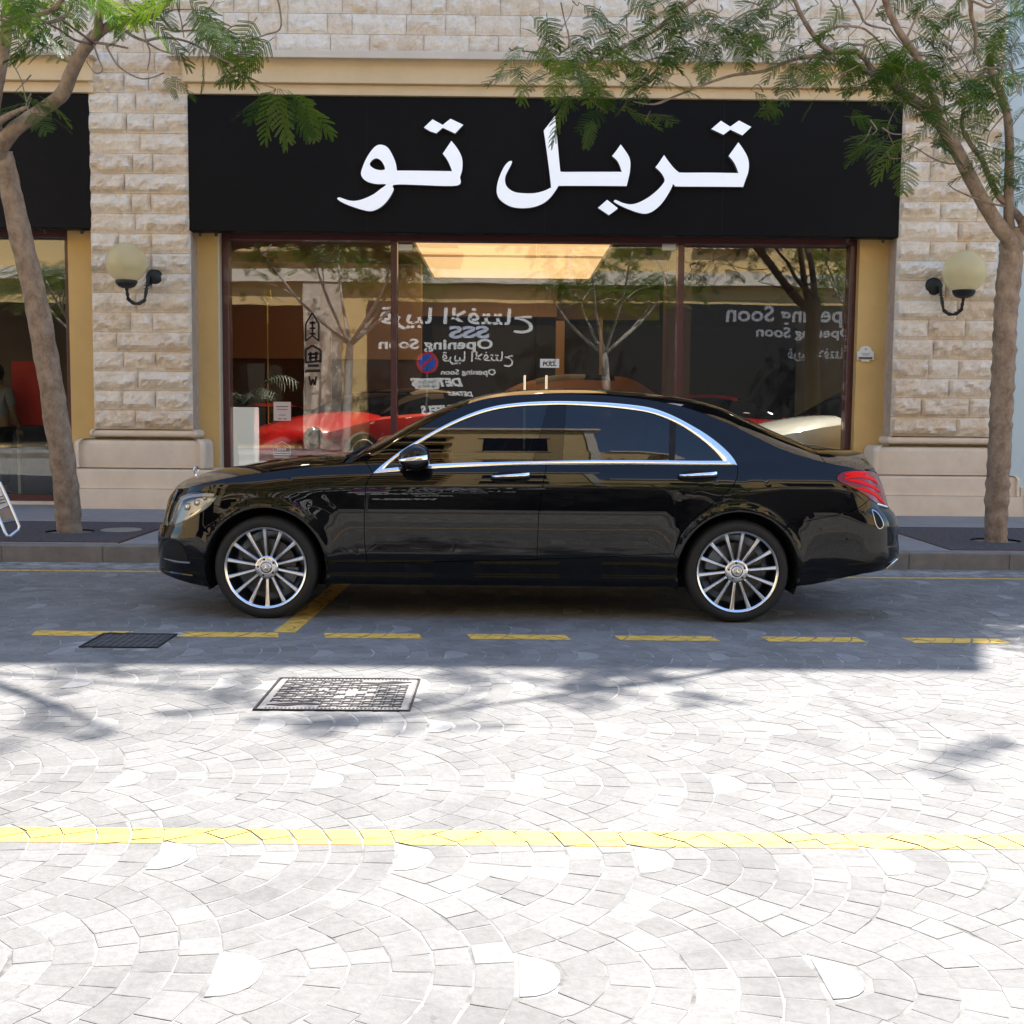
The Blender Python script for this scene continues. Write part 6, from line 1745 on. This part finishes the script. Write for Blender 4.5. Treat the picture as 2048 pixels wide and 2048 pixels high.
OP(MB().box(1.8, 2.02, -6.49, -6.4, 5.71, 14.2), 'corner_strip', M_cornw)
for k_, (a_, b_) in enumerate(((-9.6, -6.9), (-6.5, -3.9), (-3.6, -1.6))):
    for z_ in (6.2, 10.0): OP(MB().box(a_, b_, -6.52, -6.46, z_, z_ + 3.0), 'loggia_opening', M_gloss)

for k, x in enumerate((-18.4, -10.0, -5.75, 13.2)):
    OP(MB().box(x - .6, x + .6, -6.499, -6.25, .15, 5.29), 'stone_pillar', M_farstone)
for x in (-18.4, -15.2, -12.0, .1, 4.2, 6.6, 9.8, 13.6, 17.0):
    for z in ((7.0, 10.6) if x < 1 else (6.6,)):
        OP(MB().box(x - .75, x + .75, -6.52, -6.47, z, z + 2.2), 'window_pane', M_gloss)
        OP(MB().box(x - .85, x + .85, -6.469, -6.38, z + 2.2, z + 2.35).box(x - .85, x + .85, -6.469, -6.3, z - .15, z), 'window_surround', M_cornw)
for (x0, x1) in ((-9.3, -6.4), (-17.4, -11.0)):
    OP(MB().box(x0, x1, -6.52, -6.45, .3, 4.6), 'shop_pane', M_gloss)
# timber sunshade slats above the left part: striped reflection in the front door glass
for k in range(7):
    OP(MB().box(-9.8, -1.4, -6.45, -6.0, 6.2 + k * 1.1, 6.32 + k * 1.1), 'sunshade_slat', M_oyel)
hd = empty('hoarding', (0, -6.4, .15)); tag(hd, 'black shop hoarding with white Opening Soon lettering, mirrored in the glass', 'hoarding')
def HP(o, loc=None):
    o.parent = hd; return o
def hmesh(mb, name, m): o = mb.build(name, m, None); o.parent = hd; o.location = (0, 6.4, -.15); return o
hmesh(MB().box(-4.35, 12.4, -6.45, -6.35, .16, 4.75), 'board', M_black)
M_hw = simple('white_hoarding_print', (.80, .80, .80), .6)
AR = '\ufea1\ufe8e\ufe98\ufe98\ufed3\ufefb\ufe8d \ufe8e\ufe92\ufef3\ufeae\ufed7'
def HT(s, xc, z, size, width, m=M_hw, bold=.0, shear=0.0, name='lettering'):
    o = text_obj(name, s, m, hd, size, (xc, .052, z - .15), rot=(pi / 2, 0, pi), extrude=.002, width=width, bold=bold, shear=shear); return o
KW = 36.98 / 2254
def hx(px): return (px - 966) * KW + .1
def hz(py): return 1.44 + (770 - py) * KW
HT(AR, hx(861), hz(610), .70, 4.75, bold=.012)
HT('SSS', hx(885), hz(636), .50, 1.25, bold=.02, m=simple('blue_white_print', (.55, .6, .75), .6))
HT('Opening Soon', hx(822), hz(656), .42, 3.55, bold=.012)
HT(AR, hx(902), hz(680), .42, 2.2, bold=.006)
HT('Opening Soon', hx(884), hz(705), .23, 1.7, bold=.006)
HT('DETAILS', hx(825), hz(727), .34, 1.7, bold=.02, shear=.3)
HT('DETAILS', hx(870), hz(745), .18, .8, bold=.01, shear=.3)
HT('WHEELS', hx(835), hz(780), .36, 1.3, bold=.02, shear=.2)
M_hg = simple('grey_hoarding_print', (.30, .30, .32), .6)
HT('Opening Soon', hx(1500), hz(600), .72, 4.2, bold=.015, m=M_hg)
HT('Opening Soon', hx(1520), hz(628), .40, 3.0, bold=.012, m=M_hg)
HT(AR, hx(1550), hz(668), .40, 2.0, bold=.01, m=M_hg)
# no-parking sign
ns = empty('no_parking_sign', (-2.22, -1.95, .15)); tag(ns, 'round blue and red no-parking sign on a grey post across the street', 'road sign')
M_sr = simple('sign_red', (.65, .03, .03), .4); M_sb = simple('sign_blue', (.03, .10, .45), .4)
MB().tube([(0, 0, 0), (0, 0, 2.95)], .03, 10).build('post', M_steel, ns)
MB().lathe([(.0, .045), (.30, .045), (.30, .035), (.0, .035)], 36, axis='Y', c=(0, 0, 2.55)).build('plate', M_sr, ns)
MB().lathe([(.0, .049), (.24, .049), (.24, .046), (.0, .046)], 36, axis='Y', c=(0, 0, 2.55)).build('blue_disc', M_sb, ns)
o = MB().box(-.25, .25, .050, .053, -.03, .03).build('red_bar', M_sr, ns); o.location = (0, 0, 2.55); o.rotation_euler = (0, radians(-45), 0)
MB().box(-.33, .33, .035, .045, 1.83, 2.13).build('supplementary_plate', M_paper, ns)
text_obj('lettering', 'Valet Zone', M_ink, ns, .11, (0, .048, 2.0), rot=(pi / 2, 0, pi), width=.5, extrude=.001)
text_obj('lettering', 'No Parking', M_ink, ns, .10, (0, .048, 1.88), rot=(pi / 2, 0, pi), width=.5, extrude=.001)

# ================================================================== SHOWROOM CARS
def show_car(name, label, loc, rz, body_m, L=4.5, Wd=.93, belt=None, roof=None, glass_m=None, lamp=True, roof_m=None, group='cars in the showroom', wr=.34, z=.19):
    c = empty(name, (loc[0], loc[1], z), rz); tag(c, label, 'car', group)
    belt = belt or [(0, .45), (.12, .62), (.6, .78), (1.4, .92), (3.6, 1.0), (4.3, .98), (4.5, .85)]
    roof = roof or [(1.3, .93), (1.9, 1.22), (2.5, 1.30), (3.1, 1.26), (4.0, 1.0)]
    vs, fs = [], []; n = 46; prof = []
    for i in range(n + 1):
        x = L * i / n; u = min(x / .6, 1, (L - x) / .45); w = Wd * (1 - (1 - max(u, .02)) ** 2.6) ** .5 * (1 - .03 * abs(x / L - .5) * 2)
        zb = interp([(p[0] * L / 4.5, p[1]) for p in belt], x); z0 = .16 + .06 * (1 - min(1, u * 1.5))
        sec = [(.84, z0), (.97, z0 + .10), (1.0, z0 + (zb - z0) * .45), (.985, z0 + (zb - z0) * .72), (.93, z0 + (zb - z0) * .93), (.82, zb), (.45, zb + .035), (0, zb + .045)]
        sec = sec + [(-a, b) for a, b in sec[-2::-1]]
        prof.append(len(sec)); vs += [(x - L / 2, a * w, b) for a, b in sec]
    m_ = prof[0]
    for i in range(n):
        for j in range(m_ - 1): fs.append((i * m_ + j, i * m_ + j + 1, (i + 1) * m_ + j + 1, (i + 1) * m_ + j))
    fs += [tuple(range(m_)), tuple(n * m_ + j for j in range(m_))]
    MB().add(vs, fs).build('body', body_m, c, auto=38)
    vs, fs = [], []; x0, x1 = roof[0][0] * L / 4.5, roof[-1][0] * L / 4.5; nn = 26
    for i in range(nn + 1):
        x = x0 + (x1 - x0) * i / nn; zt = interp([(p[0] * L / 4.5, p[1]) for p in roof], x); zb = interp([(p[0] * L / 4.5, p[1]) for p in belt], x)
        zt = max(zt, zb + .02); h = zt - zb; w1 = .86 * Wd; w2 = (.86 - .50 * h * .9) * Wd
        sec = [(w1, zb - .02), (w1 * .6 + w2 * .4, zb + h * .45), (w2, zb + h * .86), (w2 * .85, zt - .012), (0, zt)]; sec = sec + [(-a, b) for a, b in sec[-2::-1]]
        vs += [(x - L / 2, a, b) for a, b in sec]
    m_ = 9
    for i in range(nn):
        for j in range(m_ - 1): fs.append((i * m_ + j, i * m_ + j + 1, (i + 1) * m_ + j + 1, (i + 1) * m_ + j))
    MB().add(vs, fs).build('cabin', glass_m or M_gloss, c, auto=40)
    # roof skin
    rvs, rfs = [], []
    k = 0
    for i in range(int(nn * .3), int(nn * .72) + 1):
        x = x0 + (x1 - x0) * i / nn; zt = interp([(p[0] * L / 4.5, p[1]) for p in roof], x); zb = interp([(p[0] * L / 4.5, p[1]) for p in belt], x); h = zt - zb; w2 = (.86 - .50 * h * .9) * Wd
        rvs += [(x - L / 2, a, b) for a, b in ((w2 + .012, zb + h * .84), (w2 * .85, zt + .004), (0, zt + .014), (-w2 * .85, zt + .004), (-w2 - .012, zb + h * .84))]; k += 1
    for i in range(k - 1):
        for j in range(4): rfs.append((i * 5 + j, i * 5 + j + 1, i * 5 + j + 6, i * 5 + j + 5))
    MB().add(rvs, rfs).build('roof', roof_m or body_m, c, smooth=True)
    for xw in (-L * .31, L * .29):
        for s in (-1, 1):
            w = MB().lathe([(.0, -.10), (wr * .68, -.10), (wr * .74, -.112), (wr * .95, -.10), (wr, -.07), (wr, .09), (.0, .09)], 32, axis='Y').build('wheel', M_rubber, c, auto=40)
            w.location = (xw, s * (Wd - .10), wr); w.rotation_euler = (0, 0, 0 if s < 0 else pi)
            for q in range(10):
                a = q * pi / 5; MB().tube([(cos(a) * .04, -.118, sin(a) * .04), (cos(a) * wr * .68, -.110, sin(a) * wr * .68)], [.02, .014], 5).build('spoke', M_alloyg, w)
            MB().lathe([(wr * .66, -.112), (wr * .70, -.122), (wr * .73, -.112)], 32, axis='Y').build('rim', M_alloy, w)
    if lamp:
        for s in (-1, 1):
            MB().lathe([(.0, -.09), (.08, -.08), (.14, -.03), (.15, .06)], 22, axis='X', c=(-L / 2 + .22, s * Wd * .68, .60)).build('headlamp', M_gloss, c, auto=50)
            MB().box(L / 2 - .12, L / 2 - .03, s * Wd * .72 - .14, s * Wd * .72 + .14, .72, .82, .02).build('tail_lamp', M_tail, c)
    MB().box(-L / 2 - .0, -L / 2 + .12, -.45, .45, .24, .40, .03).build('front_grille', M_liner, c)
    return c
M_redcar = paint_mat('bright_red_car_paint', (.42, .008, .008), .03, .3)
M_whitecar = paint_mat('white_car_paint', (.78, .79, .80), .03, .3)
M_darkcar = paint_mat('dark_metallic_car_paint', (.02, .022, .028), .03, .3)
M_tanl = simple('tan_leather', (.24, .105, .045), .5)
cp_ = show_car('sports_car', 'low red coupe with black bonnet stripes behind the left showroom pane', (-1.75, 18.0), radians(48), M_redcar, 4.5, .97, roof_m=M_gloss, z=.42)
for s_ in (-1, 1):
    MB().box(-1.95, -1.0, s_ * .34 - .15, s_ * .34 + .15, .80, .89, .02).build('bonnet_stripe', M_gloss, cp_).rotation_euler = (0, radians(-6), 0)
show_car('sports_car', 'red car with dark wheel at the far left of the showroom, half behind the planter', (-4.3, 20.0), radians(75), M_redcar, 4.3, .92)
show_car('luxury_car', 'tall black car with tan side behind the glass door handles', (.70, 21.4), radians(5), M_darkcar, 4.9, .95, belt=[(0, .7), (.15, 1.0), (.8, 1.15), (1.4, 1.22), (3.9, 1.28), (4.4, 1.2), (4.5, 1.0)], roof=[(1.2, 1.25), (1.8, 1.70), (2.6, 1.86), (3.4, 1.84), (4.2, 1.35)], glass_m=M_tanl, wr=.40)
show_car('sports_car', 'red car whose roof shows above the white car in the right pane', (3.6, 20.0), radians(170), M_redcar, 4.4, .93, roof_m=M_redcar, z=.40)
show_car('sports_car', 'white low car close behind the right pane, above the sedan boot', (5.55, 17.35), radians(12), M_whitecar, 4.9, .98, belt=[(0, .60), (.10, .86), (.5, 1.02), (1.4, 1.16), (3.6, 1.20), (4.3, 1.12), (4.5, .95)], roof=[(1.2, 1.15), (1.95, 1.62), (2.5, 1.72), (3.4, 1.68), (4.3, 1.2)])

dp = empty('display_plinth', (-1.75, 18.0, .19), radians(48)); tag(dp, 'low dark plinth under the red coupe in the showroom', 'plinth')
MB().box(-2.3, 2.3, -1.05, 1.05, 0, .225, .02).build('slab', M_dark, dp)
dp = empty('display_plinth', (3.6, 20.0, .19), radians(-10)); tag(dp, 'low dark plinth under the red car in the right bay', 'plinth')
MB().box(-2.3, 2.3, -1.05, 1.05, 0, .205, .02).build('slab', M_dark, dp)
# planter and palm in the left pane
x0, z = wd(438, 768, 16.3); x1, _ = wd(484, 768, 16.3); xc = (x0 + x1) / 2; w = (x1 - x0) / 2
pl = empty('planter', (xc, 16.3, .19)); tag(pl, 'tall square glossy white planter inside the left pane', 'planter')
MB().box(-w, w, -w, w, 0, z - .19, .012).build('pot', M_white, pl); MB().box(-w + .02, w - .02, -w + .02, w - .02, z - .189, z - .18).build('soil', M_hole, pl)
pm = empty('palm', (xc, 16.3, z)); tag(pm, 'dark green palm rising from the white planter behind the left pane', 'plant')
rn = random.Random(4); M_palmd = simple('deep_palm_green', (.008, .028, .010), .6)
for k in range(16):
    a = rn.uniform(0, 2 * pi); L = rn.uniform(.5, .95); up = rn.uniform(.5, 1.3)
    vs, fs = [], []
    sp_ = []
    for i in range(9):
        t = i / 8; sp_.append(Vector((cos(a) * L * t, sin(a) * L * t * .6, up * L * (t - .75 * t * t) * 1.3)))
    mb = MB(); mb.tube(sp_, .006, 4)
    for i in range(1, 9):
        for s in (-1, 1):
            for q in (0, .5):
                p = sp_[i - 1].lerp(sp_[i], q); d = (sp_[i] - sp_[i - 1]).normalized(); n_ = d.cross(Vector((0, 0, 1))).normalized() * s
                e = p + (n_ + d * .7).normalized() * .22 + Vector((0, 0, -.07)); ww = d * .013
                mb.add([p - ww, p + ww, e], [(0, 1, 2)])
    mb.build('palm_leaf', M_palmd, pm, fix=False)
# gold stand
x, z = wd(505, 600, 18.0); gs = empty('gold_stand', (x, 18.0, .19)); tag(gs, 'slim gold floor stand with a forked top in the left pane', 'stand')
M_gold = simple('polished_gold', (.85, .55, .12), .2, metal=1.0)
zz = wd(505, 575, 18.0)[1] - .19
MB().lathe([(.0, .0), (.14, .0), (.14, .02), (.02, .04), (.012, .1), (.012, zz - .3), (.028, zz - .28), (.028, zz)], 16).build('pole', M_gold, gs)
mb = MB(); mb.tube([(0, 0, zz), (-.05, 0, zz + .1), (-.04, 0, zz + .22)], .007, 6); mb.tube([(0, 0, zz), (.05, 0, zz + .1), (.04, 0, zz + .22)], .007, 6); mb.build('fork', M_gold, gs)

# ================================================================== A-BOARD at the left edge
ab = empty('a_board', (-4.62, 10.98, .15)); tag(ab, 'aluminium tube pavement board cut off at the left edge', 'pavement sign')
def aw(x, y, Y):
    p = onY(x / 5.854, 880 + y / 5.854, Y); return p
front = [aw(-260, 480, 11.15), aw(-60, 480, 11.15), aw(0, 500, 11.15), aw(90, 690, 11.10), aw(205, 960, 11.05), aw(225, 1010, 11.04), aw(215, 1050, 11.03), aw(120, 1125, 10.96), aw(85, 1120, 10.96), aw(60, 1080, 10.97), aw(-120, 640, 11.1)]
O_ = Vector((-4.62, 10.98, .15))
MB().tube([p - O_ for p in front], .013, 10).build('frame', M_alu, ab)
pts = [aw(-330, 480, 11.16), aw(-2, 545, 11.14), aw(88, 770, 11.10), aw(-170, 880, 11.10)]
mb = MB(); mb.add([p - O_ for p in pts] + [p - O_ + Vector((0, .02, 0)) for p in pts], [(0, 1, 2, 3), (7, 6, 5, 4), (0, 4, 5, 1), (1, 5, 6, 2), (2, 6, 7, 3), (3, 7, 4, 0)]); mb.build('board', M_paper, ab)
mb = MB()
for k in range(3):
    a, b = aw(-120 + k * 30, 700 + k * 26, 11.10), aw(40 + k * 12, 655 + k * 36, 11.10); mb.tube([a - O_, b - O_], .004, 4)
mb.build('print', M_ink, ab)
pts = [aw(-170, 885, 11.09), aw(92, 790, 11.09), aw(165, 880, 11.07), aw(20, 968, 11.04), aw(-120, 1000, 11.04)]
mb = MB(); mb.add([p - O_ for p in pts] + [p - O_ + Vector((0, .012, 0)) for p in pts], [(0, 1, 2, 3, 4), (9, 8, 7, 6, 5)] + [(i, 5 + i, 5 + (i + 1) % 5, (i + 1) % 5) for i in range(5)]); mb.build('lower_board', simple('tan_board', (.33, .26, .21), .7), ab)

# ================================================================== PERSON in the left shop (only an edge of them shows)
def person(loc, rz, label):
    r = empty('person', loc, rz); tag(r, label, 'person')
    def skin(name, verts, edges, radii, m, sub=2, par=None):
        me = bpy.data.meshes.new(name); me.from_pydata(verts, edges, []); o = bpy.data.objects.new(name, me); COL.objects.link(o)
        md = o.modifiers.new('s', 'SKIN'); sd_ = o.modifiers.new('u', 'SUBSURF'); sd_.levels = sub; sd_.render_levels = sub
        for v, ra in zip(me.skin_vertices[0].data, radii): v.radius = (ra if isinstance(ra, tuple) else (ra, ra))
        me.skin_vertices[0].data[0].use_root = True
        dg = bpy.context.evaluated_depsgraph_get(); dg.update(); m2 = bpy.data.meshes.new_from_object(o.evaluated_get(dg)); bpy.data.objects.remove(o)
        m2.shade_smooth(); m2.name = name; m2.materials.clear(); return link(name, m2, par or r, (m,))
    M_skin = simple('skin', (.35, .20, .13), .5); M_shirt = simple('grey_shirt', (.30, .31, .34), .8); M_trou = simple('black_trousers', (.015, .015, .017), .8); M_hair = simple('black_hair', (.008, .007, .006), .6)
    body = [(0, 0, .95), (0, .0, 1.15), (0, 0, 1.38), (0, 0, 1.50), (0, -.01, 1.60), (0, -.01, 1.70),
            (.18, 0, 1.42), (.25, .02, 1.16), (.26, -.10, .93), (-.18, 0, 1.42), (-.26, .02, 1.16), (-.25, -.10, .93),
            (.10, 0, .88), (.11, -.02, .50), (.11, .02, .09), (.12, -.14, .04), (-.10, 0, .88), (-.11, .0, .50), (-.11, .04, .09), (-.12, -.12, .04)]
    ed = [(0, 1), (1, 2), (2, 3), (3, 4), (4, 5), (2, 6), (6, 7), (7, 8), (2, 9), (9, 10), (10, 11), (0, 12), (12, 13), (13, 14), (14, 15), (0, 16), (16, 17), (17, 18), (18, 19)]
    ra = [(.15, .10), (.14, .09), (.16, .10), .055, (.075, .09), (.07, .085), .06, .042, .03, .06, .042, .03, .085, .055, .038, .035, .085, .055, .038, .035]
    skin('body', body, ed, ra, M_skin)
    skin('shirt', [(0, 0, .93), (0, 0, 1.15), (0, 0, 1.38), (0, 0, 1.46), (.18, 0, 1.42), (.24, .02, 1.20), (-.18, 0, 1.42), (-.25, .02, 1.20)], [(0, 1), (1, 2), (2, 3), (2, 4), (4, 5), (2, 6), (6, 7)], [(.175, .125), (.16, .11), (.18, .12), (.075, .075), .075, .058, .075, .058], M_shirt)
    skin('trousers', [(0, 0, .95), (.10, 0, .86), (.11, -.02, .50), (.11, .02, .12), (-.10, 0, .86), (-.11, 0, .50), (-.11, .04, .12)], [(0, 1), (1, 2), (2, 3), (0, 4), (4, 5), (5, 6)], [(.165, .12), .10, .072, .06, .10, .072, .06], M_trou)
    MB().lathe([(.0, .135), (.05, .128), (.085, .09), (.098, .03), (.09, -.04), (.07, -.09)], 20, c=(0, .018, 1.66)).build('hair', M_hair, r, smooth=True)
    for s in (1, -1):
        hx_, hy_, hz_ = s * .26, -.12, .88
        for q, (dx, L_) in enumerate(((-.03, .07), (-.01, .08), (.01, .075), (.03, .06))):
            MB().tube([(hx_ + dx * .8, hy_ + .02, hz_ + .02), (hx_ + dx, hy_, hz_ - L_ * .4), (hx_ + dx, hy_ - .015, hz_ - L_)], [.011, .009, .007], 7).build('finger', M_skin, r, smooth=True)
        MB().tube([(hx_ - s * .03, hy_ + .01, hz_ + .03), (hx_ - s * .055, hy_ - .01, hz_), (hx_ - s * .055, hy_ - .02, hz_ - .03)], [.012, .010, .008], 7).build('thumb', M_skin, r, smooth=True)
        MB().lathe([(.001, -.012), (.011, -.006), (.012, 0), (.001, .008)], 10, axis='Y', c=(s * .03, -.088, 1.665)).build('eye', M_hair, r)
    return r
xp = wd(-6, 800, 16.4)[0]
person((xp + .03, 16.4, .19), radians(160), 'person with black hair in a grey shirt inside the left shop, mostly outside the frame')
print('objects', len(bpy.data.objects), 'tris', sum(len(o.data.polygons) for o in bpy.data.objects if o.type == 'MESH'))
